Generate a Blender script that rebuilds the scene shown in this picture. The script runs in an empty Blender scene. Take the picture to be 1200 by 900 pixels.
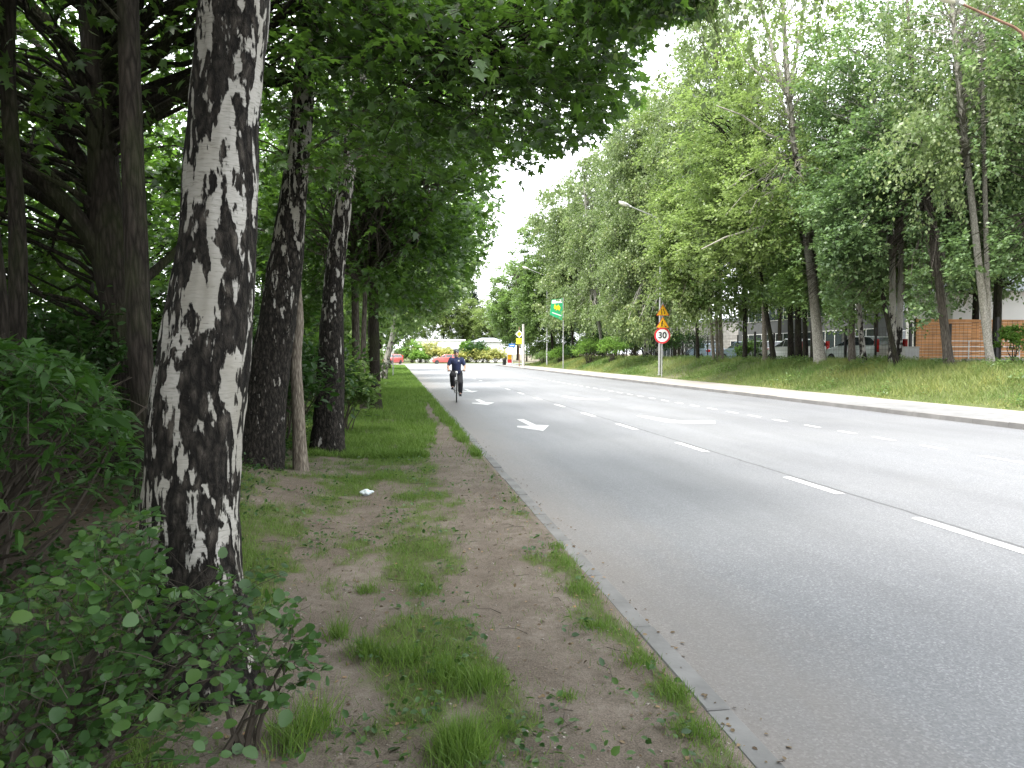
import bpy, bmesh, math, random
import numpy as np
from mathutils import Vector, Matrix, Euler

SC = bpy.context.scene
COL = SC.collection
R = math.radians
rng = np.random.default_rng(7)
random.seed(7)

# ------------------------------------------------------------------ camera
F_PX, CAM_H = 870.0, 1.6
YAW, PITCH = R(9.02), R(-2.37)
cam_d = bpy.data.cameras.new('camera')
cam = bpy.data.objects.new('camera', cam_d); COL.objects.link(cam)
cam_d.sensor_width = 36.0
cam_d.lens = 36.0 * F_PX / 1200.0
cam_d.clip_start = 0.05
cam_d.clip_end = 3000
cam.location = (0, 0, CAM_H)
cam.rotation_euler = (math.pi/2 + PITCH, 0, -YAW)
SC.camera = cam
_M = np.array(Euler((math.pi/2 + PITCH, 0, -YAW)).to_matrix())
CP = np.array([0, 0, CAM_H])

def ray(u, v):
    return _M @ np.array([(u-600)/F_PX, (450-v)/F_PX, -1.0])
def at_d(u, v, d):                     # photo pixel -> world point at depth d along the view axis
    return CP + ray(u, v)*d
def at_z(u, v, z=0.0):                 # photo pixel -> world point on the level plane z
    r = ray(u, v); return CP + r*((z-CAM_H)/r[2])
def at_x(u, X, v=414):                 # photo column -> Y on the line X = const
    r = ray(u, v); return X*r[1]/r[0]

# ------------------------------------------------------------------ noise
def _h(ix, iy, s):
    n = np.sin(ix*127.1 + iy*311.7 + s*74.7)*43758.5453
    return n - np.floor(n)
def vnoise(x, y, s=0):
    x = np.asarray(x, float); y = np.asarray(y, float)
    ix, iy = np.floor(x), np.floor(y); fx, fy = x-ix, y-iy
    fx = fx*fx*(3-2*fx); fy = fy*fy*(3-2*fy)
    a = _h(ix, iy, s); b = _h(ix+1, iy, s); c = _h(ix, iy+1, s); d = _h(ix+1, iy+1, s)
    return (a*(1-fx)+b*fx)*(1-fy) + (c*(1-fx)+d*fx)*fy
def fbm(x, y, s=0, o=4):
    t = 0; a = .5; n = 0
    for i in range(o):
        t = t + a*vnoise(x*2**i, y*2**i, s+i*3.1); n += a; a *= .5
    return t/n
def sstep(a, b, x):
    t = np.clip((np.asarray(x, float)-a)/(b-a), 0, 1); return t*t*(3-2*t)

# ------------------------------------------------------------------ object helpers
def link(name, me, parent=None, loc=None):
    o = bpy.data.objects.new(name, me); COL.objects.link(o)
    if parent is not None: o.parent = parent
    if loc is not None: o.location = loc
    return o
def tag(o, label=None, cat=None, group=None, kind=None):
    if label: o['label'] = label
    if cat: o['category'] = cat
    if group: o['group'] = group
    if kind: o['kind'] = kind
    return o
def thing(name, label, cat, loc=(0, 0, 0), rotz=0, group=None):
    o = link(name, None); o.location = loc; o.rotation_euler = (0, 0, rotz)
    return tag(o, label, cat, group)
def copy_thing(src, loc, rot=(0, 0, 0), scale=1.0, label=None, group=None):
    r = src.copy(); COL.objects.link(r)
    r.location = loc; r.rotation_euler = rot
    r.scale = (scale,)*3 if not hasattr(scale, '__len__') else scale
    if label: r['label'] = label
    if group: r['group'] = group
    for ch in list(src.children):
        c = ch.copy(); COL.objects.link(c); c.parent = r
        for g in list(ch.children):
            d = g.copy(); COL.objects.link(d); d.parent = c
    return r
def np_mesh(name, V, F, mats, attrs=None, smooth=False, mi=None):
    """V (n,3), F (m,k) int array of same-size faces (or list of such arrays)."""
    me = bpy.data.meshes.new(name)
    Fs = F if isinstance(F, list) else [F]
    V = np.ascontiguousarray(V, np.float32)
    me.vertices.add(len(V)); me.vertices.foreach_set('co', V.ravel())
    loops = np.concatenate([f.ravel() for f in Fs]).astype(np.int32)
    tot = np.concatenate([np.full(len(f), f.shape[1]) for f in Fs]).astype(np.int32)
    st = np.concatenate([[0], np.cumsum(tot)[:-1]]).astype(np.int32)
    me.loops.add(len(loops)); me.loops.foreach_set('vertex_index', loops)
    me.polygons.add(len(tot)); me.polygons.foreach_set('loop_start', st); me.polygons.foreach_set('loop_total', tot)
    if mi is not None: me.polygons.foreach_set('material_index', np.asarray(mi, np.int32))
    if smooth: me.polygons.foreach_set('use_smooth', np.ones(len(tot), bool))
    for k, a in (attrs or {}).items():
        at = me.attributes.new(k, 'FLOAT', 'POINT'); at.data.foreach_set('value', np.asarray(a, np.float32))
    for m in (mats if isinstance(mats, (list, tuple)) else [mats]): me.materials.append(m)
    me.update(calc_edges=True)
    return me

class MB:
    """collects boxes, tubes, prisms; build() links them as ONE mesh object"""
    def __init__(s): s.V = []; s.F = []; s.n = 0
    def add(s, V, F):
        V = np.asarray(V, float).reshape(-1, 3)
        s.V.append(V); s.F += [tuple(int(i)+s.n for i in f) for f in F]; s.n += len(V); return s
    def box(s, x0, x1, y0, y1, z0, z1, rot=0, about=None):
        V = np.array([(x, y, z) for z in (z0, z1) for y in (y0, y1) for x in (x0, x1)], float)
        if rot:
            c, si = math.cos(rot), math.sin(rot); p = np.array(about if about is not None else ((x0+x1)/2, (y0+y1)/2))
            q = V[:, :2]-p; V[:, 0] = q[:, 0]*c-q[:, 1]*si+p[0]; V[:, 1] = q[:, 0]*si+q[:, 1]*c+p[1]
        return s.add(V, [(0, 2, 3, 1), (4, 5, 7, 6), (0, 1, 5, 4), (2, 6, 7, 3), (0, 4, 6, 2), (1, 3, 7, 5)])
    def tube(s, P, r, n=10, cap=True):
        V, F = tube_arrays(P, r, n)
        F = [tuple(f) for f in F]
        if cap: F += [tuple(range(n))[::-1], tuple(range(len(V)-n, len(V)))]
        return s.add(V, F)
    def prism(s, poly, fn, a, b):
        """poly: 2-D outline, fn(p, t) -> 3-D, extruded from t=a to t=b"""
        n = len(poly)
        V = [fn(p, a) for p in poly]+[fn(p, b) for p in poly]
        F = [tuple(range(n))[::-1], tuple(range(n, 2*n))]+[(i, (i+1) % n, n+(i+1) % n, n+i) for i in range(n)]
        return s.add(V, F)
    def lathe(s, prof, c, n=24, axis='z'):
        V = []
        for (rr, h) in prof:
            for k in range(n):
                a = 2*math.pi*k/n; p = (rr*math.cos(a), rr*math.sin(a), h)
                if axis == 'y': p = (p[0], p[2], p[1])
                if axis == 'x': p = (p[2], p[0], p[1])
                V.append((p[0]+c[0], p[1]+c[1], p[2]+c[2]))
        F = [(i*n+k, i*n+(k+1) % n, (i+1)*n+(k+1) % n, (i+1)*n+k) for i in range(len(prof)-1) for k in range(n)]
        F += [tuple(range(n))[::-1], tuple(range((len(prof)-1)*n, len(prof)*n))]
        return s.add(V, F)
    def ell(s, c, r, n=14, m=9):
        V = []; F = []
        for i in range(m+1):
            t = math.pi*i/m
            for k in range(n):
                a = 2*math.pi*k/n
                V.append((c[0]+r[0]*math.sin(t)*math.cos(a), c[1]+r[1]*math.sin(t)*math.sin(a), c[2]+r[2]*math.cos(t)))
        for i in range(m):
            for k in range(n): F.append((i*n+k, (i+1)*n+k, (i+1)*n+(k+1) % n, i*n+(k+1) % n))
        return s.add(V, F)
    def mesh(s, name, mat, smooth=False, bevel=0, seg=2):
        me = bpy.data.meshes.new(name)
        me.from_pydata(np.concatenate(s.V).tolist(), [], s.F)
        bm = bmesh.new(); bm.from_mesh(me)
        bmesh.ops.recalc_face_normals(bm, faces=bm.faces)
        if bevel:
            es = [e for e in bm.edges if len(e.link_faces) == 2 and e.calc_face_angle(0) > .5]
            bmesh.ops.bevel(bm, geom=es, offset=bevel, segments=seg, profile=.6, affect='EDGES', clamp_overlap=True)
        bm.to_mesh(me); bm.free()
        me.materials.append(mat)
        if smooth:
            me.polygons.foreach_set('use_smooth', np.ones(len(me.polygons), bool))
            try: me.set_sharp_from_angle(angle=R(40))
            except Exception: pass
        return me
    def build(s, name, mat, parent=None, loc=None, **k): return link(name, s.mesh(name, mat, **k), parent, loc)

def tube_arrays(P, r, n=8):
    P = np.asarray(P, float); r = np.broadcast_to(np.asarray(r, float), (len(P),))
    T = np.gradient(P, axis=0); T /= np.linalg.norm(T, axis=1)[:, None]+1e-9
    up = np.array([0, 0, 1.]) if abs(T[0][2]) < .9 else np.array([1., 0, 0])
    A = np.cross(T, up); A /= np.linalg.norm(A, axis=1)[:, None]+1e-9
    for i in range(1, len(A)):
        if A[i] @ A[i-1] < 0: A[i] = -A[i]
    B = np.cross(T, A)
    a = np.linspace(0, 2*math.pi, n, endpoint=False)
    V = P[:, None, :] + r[:, None, None]*(np.cos(a)[None, :, None]*A[:, None, :]+np.sin(a)[None, :, None]*B[:, None, :])
    i = np.arange(len(P)-1)[:, None]*n; k = np.arange(n)[None, :]; k2 = (k+1) % n
    F = np.stack([i+k, i+k2, i+n+k2, i+n+k], -1).reshape(-1, 4)
    return V.reshape(-1, 3), F

# ------------------------------------------------------------------ materials
def new_mat(name):
    m = bpy.data.materials.new(name); m.use_nodes = True
    nt = m.node_tree; b = nt.nodes['Principled BSDF']; out = nt.nodes['Material Output']
    return m, nt, b, out
def nd(nt, t, ins=None, **props):
    n = nt.nodes.new(t)
    for k, v in props.items(): setattr(n, k, v)
    for k, v in (ins or {}).items():
        if isinstance(v, bpy.types.NodeSocket): nt.links.new(v, n.inputs[k])
        else: n.inputs[k].default_value = v
    return n
def c4(c): return (c[0], c[1], c[2], 1.0)
def ramp(nt, fac, stops, interp='LINEAR'):
    n = nt.nodes.new('ShaderNodeValToRGB'); nt.links.new(fac, n.inputs[0]); n.color_ramp.interpolation = interp
    el = n.color_ramp.elements
    while len(el) < len(stops): el.new(.5)
    for e, (p, c) in zip(el, stops): e.position = p; e.color = c4(c) if hasattr(c, '__len__') else (c, c, c, 1)
    return n.outputs[0]
def mixc(nt, f, a, b, mode='MIX'):
    n = nt.nodes.new('ShaderNodeMix'); n.data_type = 'RGBA'; n.blend_type = mode
    for idx, v in ((0, f), (6, a), (7, b)):
        if isinstance(v, bpy.types.NodeSocket): nt.links.new(v, n.inputs[idx])
        else: n.inputs[idx].default_value = c4(v) if hasattr(v, '__len__') else v
    return n.outputs[2]
def math_(nt, op, a, b=0.0, c=None, clamp=False):
    n = nt.nodes.new('ShaderNodeMath'); n.operation = op; n.use_clamp = clamp
    for i, v in enumerate((a, b) if c is None else (a, b, c)):
        if isinstance(v, bpy.types.NodeSocket): nt.links.new(v, n.inputs[i])
        else: n.inputs[i].default_value = v
    return n.outputs[0]
def objco(nt, scale=(1, 1, 1), loc=(0, 0, 0)):
    t = nt.nodes.new('ShaderNodeTexCoord')
    m = nd(nt, 'ShaderNodeMapping', {'Scale': scale, 'Location': loc}); nt.links.new(t.outputs['Object'], m.inputs['Vector'])
    return m.outputs[0]
def noise(nt, co, scale, detail=4, rough=.55, dist=0):
    return nd(nt, 'ShaderNodeTexNoise', {'Vector': co, 'Scale': scale, 'Detail': detail, 'Roughness': rough, 'Distortion': dist}).outputs[0]
def bump(nt, b, h, strength=.5, dist=.02):
    n = nd(nt, 'ShaderNodeBump', {'Height': h, 'Strength': strength, 'Distance': dist}); nt.links.new(n.outputs[0], b.inputs['Normal'])

def simple(name, col, rough=.6, metal=0, var=.18, scale=6, bumps=0, spec=.5, coat=0):
    m, nt, b, _ = new_mat(name)
    co = objco(nt); n = noise(nt, co, scale, 5)
    lo = [c*(1-var) for c in col]; hi = [min(1, c*(1+var)) for c in col]
    nt.links.new(ramp(nt, n, [(.3, lo), (.7, hi)]), b.inputs['Base Color'])
    b.inputs['Roughness'].default_value = rough; b.inputs['Metallic'].default_value = metal
    b.inputs['Specular IOR Level'].default_value = spec
    if coat: b.inputs['Coat Weight'].default_value = coat
    if bumps: bump(nt, b, noise(nt, co, scale*6, 4), bumps, .01)
    return m

def leaf_mat(name, dark, light, trans, tfac=.35, rough=.5, spec=.35, grad=None):
    m, nt, b, out = new_mat(name)
    a = nd(nt, 'ShaderNodeAttribute', attribute_name='tint').outputs['Fac']
    col = ramp(nt, a, [(0, dark), (.75, light), (1, [light[0]*1.35, light[1]*1.15, light[2]])])
    nt.links.new(col, b.inputs['Base Color'])
    b.inputs['Roughness'].default_value = rough; b.inputs['Specular IOR Level'].default_value = spec
    tc = mixc(nt, a, [t*.7 for t in trans], trans)
    t = nd(nt, 'ShaderNodeBsdfTranslucent', {'Color': tc})
    mx = nd(nt, 'ShaderNodeMixShader', {'Fac': tfac})
    nt.links.new(b.outputs[0], mx.inputs[1]); nt.links.new(t.outputs[0], mx.inputs[2])
    nt.links.new(mx.outputs[0], out.inputs['Surface'])
    return m

MAT = {}
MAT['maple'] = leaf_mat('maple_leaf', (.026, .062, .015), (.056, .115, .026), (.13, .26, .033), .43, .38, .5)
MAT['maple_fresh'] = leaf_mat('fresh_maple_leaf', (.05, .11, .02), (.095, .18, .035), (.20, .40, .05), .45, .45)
MAT['birch'] = leaf_mat('birch_leaf', (.088, .128, .05), (.165, .215, .085), (.27, .39, .12), .42, .38, .5)
MAT['oak'] = leaf_mat('oak_leaf', (.062, .116, .046), (.142, .21, .095), (.19, .32, .09), .35, .38, .55)
MAT['locust'] = leaf_mat('locust_leaf', (.10, .15, .044), (.19, .25, .085), (.30, .43, .11), .44, .4, .5)
MAT['midgreen'] = leaf_mat('mid_green_leaf', (.065, .118, .036), (.132, .205, .065), (.22, .36, .08), .42, .4, .5)
MAT['conifer'] = leaf_mat('conifer_needle', (.02, .04, .02), (.04, .065, .035), (.03, .06, .02), .15, .6)
MAT['yellow_bush'] = leaf_mat('yellow_flowering_leaf', (.15, .20, .05), (.42, .42, .13), (.36, .38, .1), .3, .5)
MAT['hedge'] = leaf_mat('bright_shrub_leaf', (.085, .175, .03), (.17, .29, .055), (.22, .42, .06), .4, .45)
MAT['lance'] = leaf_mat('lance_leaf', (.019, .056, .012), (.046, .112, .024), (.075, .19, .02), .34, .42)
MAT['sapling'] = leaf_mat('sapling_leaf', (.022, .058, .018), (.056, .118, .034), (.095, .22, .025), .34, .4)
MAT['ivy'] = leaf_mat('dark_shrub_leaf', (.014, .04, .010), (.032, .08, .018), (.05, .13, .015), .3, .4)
MAT['grass'] = leaf_mat('grass_blade', (.062, .13, .022), (.155, .24, .05), (.18, .33, .04), .35, .55)
MAT['bank_grass'] = leaf_mat('bank_grass_blade', (.07, .15, .028), (.225, .255, .085), (.22, .32, .07), .35, .5)
MAT['dry'] = leaf_mat('dry_leaf', (.075, .05, .03), (.24, .175, .10), (.12, .08, .03), .15, .7)

def bark(name, lo, hi, scale=(9, 9, 1.6), b_=.9, moss=0):
    m, nt, b, _ = new_mat(name)
    co = objco(nt, scale); n = noise(nt, co, 2.2, 8, .65, .6)
    v = nd(nt, 'ShaderNodeTexVoronoi', {'Vector': co, 'Scale': 2.6}, feature='DISTANCE_TO_EDGE').outputs[0]
    h = math_(nt, 'ADD', math_(nt, 'MULTIPLY', v, .9), n)
    col = ramp(nt, h, [(.25, [c*.35 for c in lo]), (.5, lo), (.85, hi)])
    if moss:
        mm = ramp(nt, noise(nt, objco(nt, (1, 1, .5)), 2.3, 5), [(.45, 0), (.65, moss)])
        col = mixc(nt, mm, col, (.05, .07, .02))
    nt.links.new(col, b.inputs['Base Color']); b.inputs['Roughness'].default_value = .9
    b.inputs['Specular IOR Level'].default_value = .2
    bump(nt, b, h, b_, .03)
    return m
MAT['bark_dark'] = bark('dark_bark', (.013, .0105, .008), (.038, .032, .026), moss=.3)
MAT['bark_grey'] = bark('grey_bark', (.12, .10, .08), (.25, .22, .18), (14, 14, 3), .5)
MAT['bark_pale'] = bark('pale_bark', (.20, .185, .16), (.40, .38, .34), (12, 12, 4), .4)
MAT['bark_brown'] = bark('brown_bark', (.066, .056, .047), (.155, .135, .115))
MAT['twig'] = simple('twig_bark', (.05, .04, .03), .9)

def birch_bark(name, z0, z1, lo_t, hi_t, sx=6.2, sz=2.3, strength=1.0):
    """papery white bark broken by black corky plates; more plates towards the foot"""
    m, nt, b, _ = new_mat(name)
    t = nt.nodes.new('ShaderNodeTexCoord'); sep = nt.nodes.new('ShaderNodeSeparateXYZ'); nt.links.new(t.outputs['Object'], sep.inputs[0])
    co = objco(nt, (sx, sx, sz), (1.9, .7, .4)); fine = objco(nt, (42, 42, 15))
    n1 = noise(nt, co, 1.35, 3, .5, .9)
    n2 = noise(nt, fine, 1.0, 4, .6, .3)
    n3 = noise(nt, objco(nt, (15, 15, 4.2), (3, 1, 5)), 1.2, 3, .55, .5)
    mask = math_(nt, 'ADD', math_(nt, 'ADD', math_(nt, 'MULTIPLY', n1, .56), math_(nt, 'MULTIPLY', n3, .38)), math_(nt, 'MULTIPLY', n2, .24))
    thr = nd(nt, 'ShaderNodeMapRange', {'Value': sep.outputs[2], 1: z0, 2: z1, 3: lo_t, 4: hi_t}, interpolation_type='SMOOTHSTEP').outputs[0]
    d = math_(nt, 'SUBTRACT', mask, thr)
    w = math_(nt, 'MULTIPLY_ADD', d, 60.0, .5, clamp=True)
    # lenticels: thin horizontal dashes in the white paper
    len_co = objco(nt, (20, 20, 120)); ln = noise(nt, len_co, 1.0, 3, .6)
    white = ramp(nt, ln, [(.30, (.13, .12, .105)), (.42, (.29, .28, .255)), (.7, (.37, .355, .33))])
    stain = noise(nt, objco(nt, (2.2, 2.2, 1.2)), 1.5, 5)
    white = mixc(nt, ramp(nt, stain, [(.40, 0), (.66, .75)]), white, (.20, .185, .15))
    cork_co = objco(nt, (21, 21, 9)); ck0 = noise(nt, cork_co, 1.5, 8, .7, .5)
    vor = nd(nt, 'ShaderNodeTexVoronoi', {'Vector': nd(nt, 'ShaderNodeVectorMath', {0: cork_co, 1: nd(nt, 'ShaderNodeTexNoise', {'Vector': cork_co, 'Scale': 1.3, 'Detail': 3.0}).outputs[1]}, operation='ADD').outputs[0], 'Scale': 1.0}, feature='DISTANCE_TO_EDGE').outputs[0]
    ck = math_(nt, 'ADD', math_(nt, 'MULTIPLY', ck0, .72), math_(nt, 'MULTIPLY', vor, .5))
    cork = ramp(nt, ck, [(.36, (.006, .005, .004)), (.52, (.035, .030, .025)), (.78, (.135, .118, .10))])
    nt.links.new(mixc(nt, w, cork, white), b.inputs['Base Color'])
    nt.links.new(ramp(nt, w, [(0, .95), (1, .6)]), b.inputs['Roughness'])
    b.inputs['Specular IOR Level'].default_value = .25
    inv = math_(nt, 'SUBTRACT', 1.0, w)
    h = math_(nt, 'ADD', math_(nt, 'MULTIPLY', inv, math_(nt, 'MULTIPLY_ADD', ck, 1.1, .05)), math_(nt, 'MULTIPLY', ln, .05))
    bump(nt, b, h, strength, .035)
    return m
MAT['birch_near'] = birch_bark('near_birch_bark', .25, .95, .71, .604, 8.2, 2.5)
MAT['birch_old'] = birch_bark('old_birch_bark', .5, 4.5, .72, .60, 8, 2.6)
MAT['birch_pale'] = birch_bark('pale_birch_bark', 0.2, 3.5, .60, .46, 3.5, 1.6, .6)
# ------------------------------------------------------------------ terrain
XK0, XK1 = 1.33, 1.45          # left kerb
XR, XS0, XS1 = 13.0, 13.14, 15.9   # road edge, pavement
YJ0, YJ1 = 97.0, 117.0         # the crossing street

def hz(X, Y):
    X = np.asarray(X, float); Y = np.asarray(Y, float)
    z = np.full(np.broadcast(X, Y).shape, 0.05)
    z = z + .16*sstep(-1.0, -2.2, X)*sstep(14, 7, Y) + .05*sstep(-.4, -1.2, X)
    near = sstep(16, 8, Y)*sstep(1.33, 1.15, X)
    z = z + .13*np.exp(-((X+1.55)/.65)**2-((Y-8.2)/1.6)**2)
    z = z + near*((fbm(X*1.7, Y*1.7, 3)-.5)*.07 + (fbm(X*9, Y*9, 5, 3)-.5)*.034)
    bank = sstep(15.85, 19.4, X)*sstep(97, 84, Y)*(1+.18*(fbm(X*.25, Y*.18, 9)-.5))
    bank = bank - .12*sstep(20.5, 23, X)*sstep(97, 84, Y)
    z = np.where(X > 8, .10+bank*1.0 + (X > 15.95)*(fbm(X*.9, Y*.9, 11)-.5)*.16*sstep(97, 90, Y), z)
    road = ((X > XK0+.001) & (X < XS1-.02) & (Y < YJ0)) | ((Y >= YJ0) & (Y <= YJ1) & (np.abs(X) < 90))
    z = np.where(road, -.06, z)
    z = np.where(Y > YJ1, .06, z)
    return z

def grassiness(X, Y):
    """>0 where the verge is grown over, <0 on the trodden earth"""
    n = (fbm(X*1.9, Y*1.3, 21, 5)-.5)*2.6 + (fbm(X*7, Y*6, 22, 3)-.5)*1.5
    g = np.full(X.shape, .25)
    pc = .80 + .05*np.sin(Y*.9)+.16*(fbm(X*0, Y*.8, 23)-.5) + .012*np.clip(Y-6, 0, 12)
    hw = np.interp(Y, [0, 4, 6, 9, 14, 19, 24], [.2, .24, .38, .38, .17, .10, .0])
    path = np.exp(-((X-pc)/np.maximum(hw, .02))**2)*(hw > .01)
    g = g - 1.25*path
    g = g + .12*np.exp(-((X-1.2)/.13)**2) - 1.1*sstep(1.275, 1.32, X)*(Y < 14)
    g = g + .1*np.exp(-((X-.22)/.22)**2)
    left = np.exp(-((X+.42)/.36)**4)*sstep(8.0, 5.5, Y)
    g = g - .85*left
    g = g - .8*sstep(-1.5, -2.6, X)*sstep(26, 16, Y)
    g = g + .38*sstep(8, 18, Y)
    return g + n*np.interp(Y, [0, 12, 25], [.95, .85, .45])

xs = np.concatenate([[-1500, -400, -150, -60, -30, -20, -14, -10, -8, -6.5, -5.2, -4.4, -3.8, -3.4], np.arange(-3.1, 1.3, .045),
    [1.325, 1.335, 5, 9, 13, 15.87, 15.9], np.arange(16.1, 20.1, .3), np.arange(20.5, 30, 1.0), [32, 38, 46, 60, 89, 91, 200, 500, 1500]])
ys = np.concatenate([[-300, -60, -20, -8, -3, 0, 1], np.arange(1.5, 8, .05), np.arange(8, 20, .13), np.arange(20, 60, .7), np.arange(60, 96.5, 1.4),
    [96.98, 97.02, 105, 116.98, 117.02, 122, 135, 160, 300, 700, 1600]])
GX, GY = np.meshgrid(xs, ys)
GZ = hz(GX, GY)
gv = np.stack([GX, GY, GZ], -1).reshape(-1, 3)
nx, ny = len(xs), len(ys)
i = (np.arange(ny-1)[:, None]*nx+np.arange(nx-1)[None, :]).ravel()
gf = np.stack([i, i+1, i+nx+1, i+nx], -1)
gr = grassiness(GX, GY)
gr = np.where(GX > 8, .55+(fbm(GX*.35, GY*.35, 31)-.5)*1.6, gr)
gr = np.where(GX > 22, .1, gr)

m, nt, b, _ = new_mat('earth_and_moss')
a = nd(nt, 'ShaderNodeAttribute', attribute_name='grassy').outputs['Fac']
co = objco(nt)
n_big = noise(nt, co, 1.6, 6, .6); n_mid = noise(nt, co, 14, 6, .65); n_f = noise(nt, co, 120, 5, .7)
earth = ramp(nt, n_mid, [(.28, (.085, .066, .052)), (.5, (.165, .14, .119)), (.72, (.26, .23, .205))])
earth = mixc(nt, ramp(nt, n_big, [(.38, 0), (.60, .8)]), earth, (.062, .046, .035))
earth = mixc(nt, .5, earth, ramp(nt, n_f, [(.3, (.05, .04, .03)), (.62, (.26, .22, .18)), (.8, (.42, .37, .32))]))
moss = ramp(nt, n_mid, [(.3, (.045, .06, .018)), (.6, (.085, .115, .03)), (.75, (.16, .15, .07))])
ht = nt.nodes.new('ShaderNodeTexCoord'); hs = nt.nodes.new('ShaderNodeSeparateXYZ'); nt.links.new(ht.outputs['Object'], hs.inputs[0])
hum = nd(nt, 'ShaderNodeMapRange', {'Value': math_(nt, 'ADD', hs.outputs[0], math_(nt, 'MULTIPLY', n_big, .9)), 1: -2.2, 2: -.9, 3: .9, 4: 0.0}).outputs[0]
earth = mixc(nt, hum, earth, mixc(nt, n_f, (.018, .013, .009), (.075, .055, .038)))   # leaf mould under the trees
f = math_(nt, 'ADD', a, math_(nt, 'MULTIPLY_ADD', n_mid, 1.0, -.5))
nt.links.new(mixc(nt, ramp(nt, f, [(0.0, 0), (.42, .85)]), earth, moss), b.inputs['Base Color'])
b.inputs['Roughness'].default_value = .95; b.inputs['Specular IOR Level'].default_value = .15
bump(nt, b, math_(nt, 'ADD', math_(nt, 'MULTIPLY', n_mid, .6), math_(nt, 'MULTIPLY', n_f, .4)), .7, .03)
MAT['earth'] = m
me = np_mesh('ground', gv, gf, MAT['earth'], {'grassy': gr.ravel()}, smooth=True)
tag(link('ground', me), kind='structure')

# ------------------------------------------------------------------ road
m, nt, b, _ = new_mat('worn_asphalt')
co = objco(nt)
t = nt.nodes.new('ShaderNodeTexCoord'); sep = nt.nodes.new('ShaderNodeSeparateXYZ'); nt.links.new(t.outputs['Object'], sep.inputs[0])
agg = nd(nt, 'ShaderNodeTexVoronoi', {'Vector': co, 'Scale': 95.0}).outputs['Color']
aggv = nd(nt, 'ShaderNodeSeparateColor', {'Color': agg}).outputs[0]
fine = noise(nt, co, 60, 6, .75)
stretch = objco(nt, (.9, .12, 1)); wear = noise(nt, stretch, 1.3, 5, .6)
patch = noise(nt, co, .35, 5, .6)
base = ramp(nt, aggv, [(0, (.082, .086, .096)), (.55, (.134, .140, .154)), (.85, (.205, .212, .228)), (1, (.32, .32, .33))])
base = mixc(nt, .45, base, ramp(nt, fine, [(.3, (.058, .059, .064)), (.7, (.23, .233, .243))]))
base = mixc(nt, ramp(nt, wear, [(.35, .4), (.66, 0)]), base, (.07, .07, .074))
base = mixc(nt, ramp(nt, patch, [(.4, 0), (.7, .22)]), base, (.21, .21, .21))
# brown grit lying in the gutter by the left kerb
gx = nd(nt, 'ShaderNodeMapRange', {'Value': math_(nt, 'ADD', sep.outputs[0], math_(nt, 'MULTIPLY', noise(nt, objco(nt, (2.2, .7, 1)), 1.3, 5, .6), .9)), 1: 1.75, 2: 2.9, 3: .6, 4: 0.0}).outputs[0]
base = mixc(nt, gx, base, mixc(nt, fine, (.12, .098, .08), (.235, .20, .17)))
# seam crack along the first lane line
wob = math_(nt, 'MULTIPLY', math_(nt, 'SUBTRACT', noise(nt, objco(nt, (0, 1.2, 0)), 2.0, 5, .7), .5), .10)
dx = math_(nt, 'ABSOLUTE', math_(nt, 'ADD', math_(nt, 'SUBTRACT', sep.outputs[0], 5.12), wob))
crack = nd(nt, 'ShaderNodeMapRange', {'Value': dx, 1: .008, 2: .028, 3: .75, 4: 0.0}).outputs[0]
base = mixc(nt, crack, base, (.03, .03, .03))
nt.links.new(base, b.inputs['Base Color'])
b.inputs['Roughness'].default_value = .58; b.inputs['Specular IOR Level'].default_value = .5
bump(nt, b, math_(nt, 'ADD', math_(nt, 'MULTIPLY', aggv, .6), fine), .35, .006)
MAT['asphalt'] = m

rb = MB()
rb.add([(XK1-.01, -20, 0), (XR+.01, -20, 0), (XR+.01, YJ0, 0), (XK1-.01, YJ0, 0)], [(0, 1, 2, 3)])
tag(rb.build('road', MAT['asphalt']), kind='structure')
rb = MB(); rb.add([(-88, YJ0, .0), (88, YJ0, .0), (88, YJ1, .0), (-88, YJ1, .0)], [(0, 1, 2, 3)])
tag(rb.build('crossing_road', MAT['asphalt']), kind='structure')

MAT['kerb'] = simple('kerb_stone', (.165, .163, .16), .85, var=.32, scale=2.2, bumps=.45)
kb = MB(); y = -4.0
while y < YJ0-.5:
    L = 1.0 if y < 40 else 4.0
    dz = rng.normal(0, .004); dxk = rng.normal(0, .004)
    kb.box(XK0+dxk, XK1+dxk, y+.009, y+L-.009, -.08, .048+dz); y += L
tag(kb.build('kerb', MAT['kerb'], bevel=.008, seg=1), kind='structure')
MAT['kerb_dark'] = simple('weathered_kerb_stone', (.15, .145, .14), .85, var=.25, scale=1.5, bumps=.35)
kb = MB(); y = -4.0
while y < YJ0-4:
    # lowered stones where the drive meets the road
    h = .115
    kb.box(XR, XS0, y+.005, y+.995, -.08, h+rng.normal(0, .005)); y += 1.0
tag(kb.build('kerb', MAT['kerb_dark']), kind='structure')
MAT['paving'] = simple('sandy_pavement', (.24, .218, .195), .9, var=.2, scale=1.1, bumps=.5)
sb = MB(); Y = np.arange(-20, YJ0-3, 1.0)
for k in range(len(Y)-1):
    e0 = XS1+.02+.16*(vnoise(0, Y[k]*.6, 4)-.35); e1 = XS1+.02+.16*(vnoise(0, Y[k+1]*.6, 4)-.35)
    sb.add([(XS0+.002, Y[k], .108), (e0, Y[k], .112), (e1, Y[k+1], .112), (XS0+.002, Y[k+1], .108)], [(0, 1, 2, 3)])
tag(sb.build('pavement', MAT['paving']), kind='structure')
MAT['drive'] = simple('driveway_asphalt', (.15, .15, .152), .85, var=.2, scale=3, bumps=.4)
sb = MB(); sb.add([(XS0+.01, 13.2, .114), (XS1-1.2, 13.8, .116), (XS1-1.0, 20.0, .116), (XS0+.01, 21.5, .114)], [(0, 1, 2, 3)])
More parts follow.
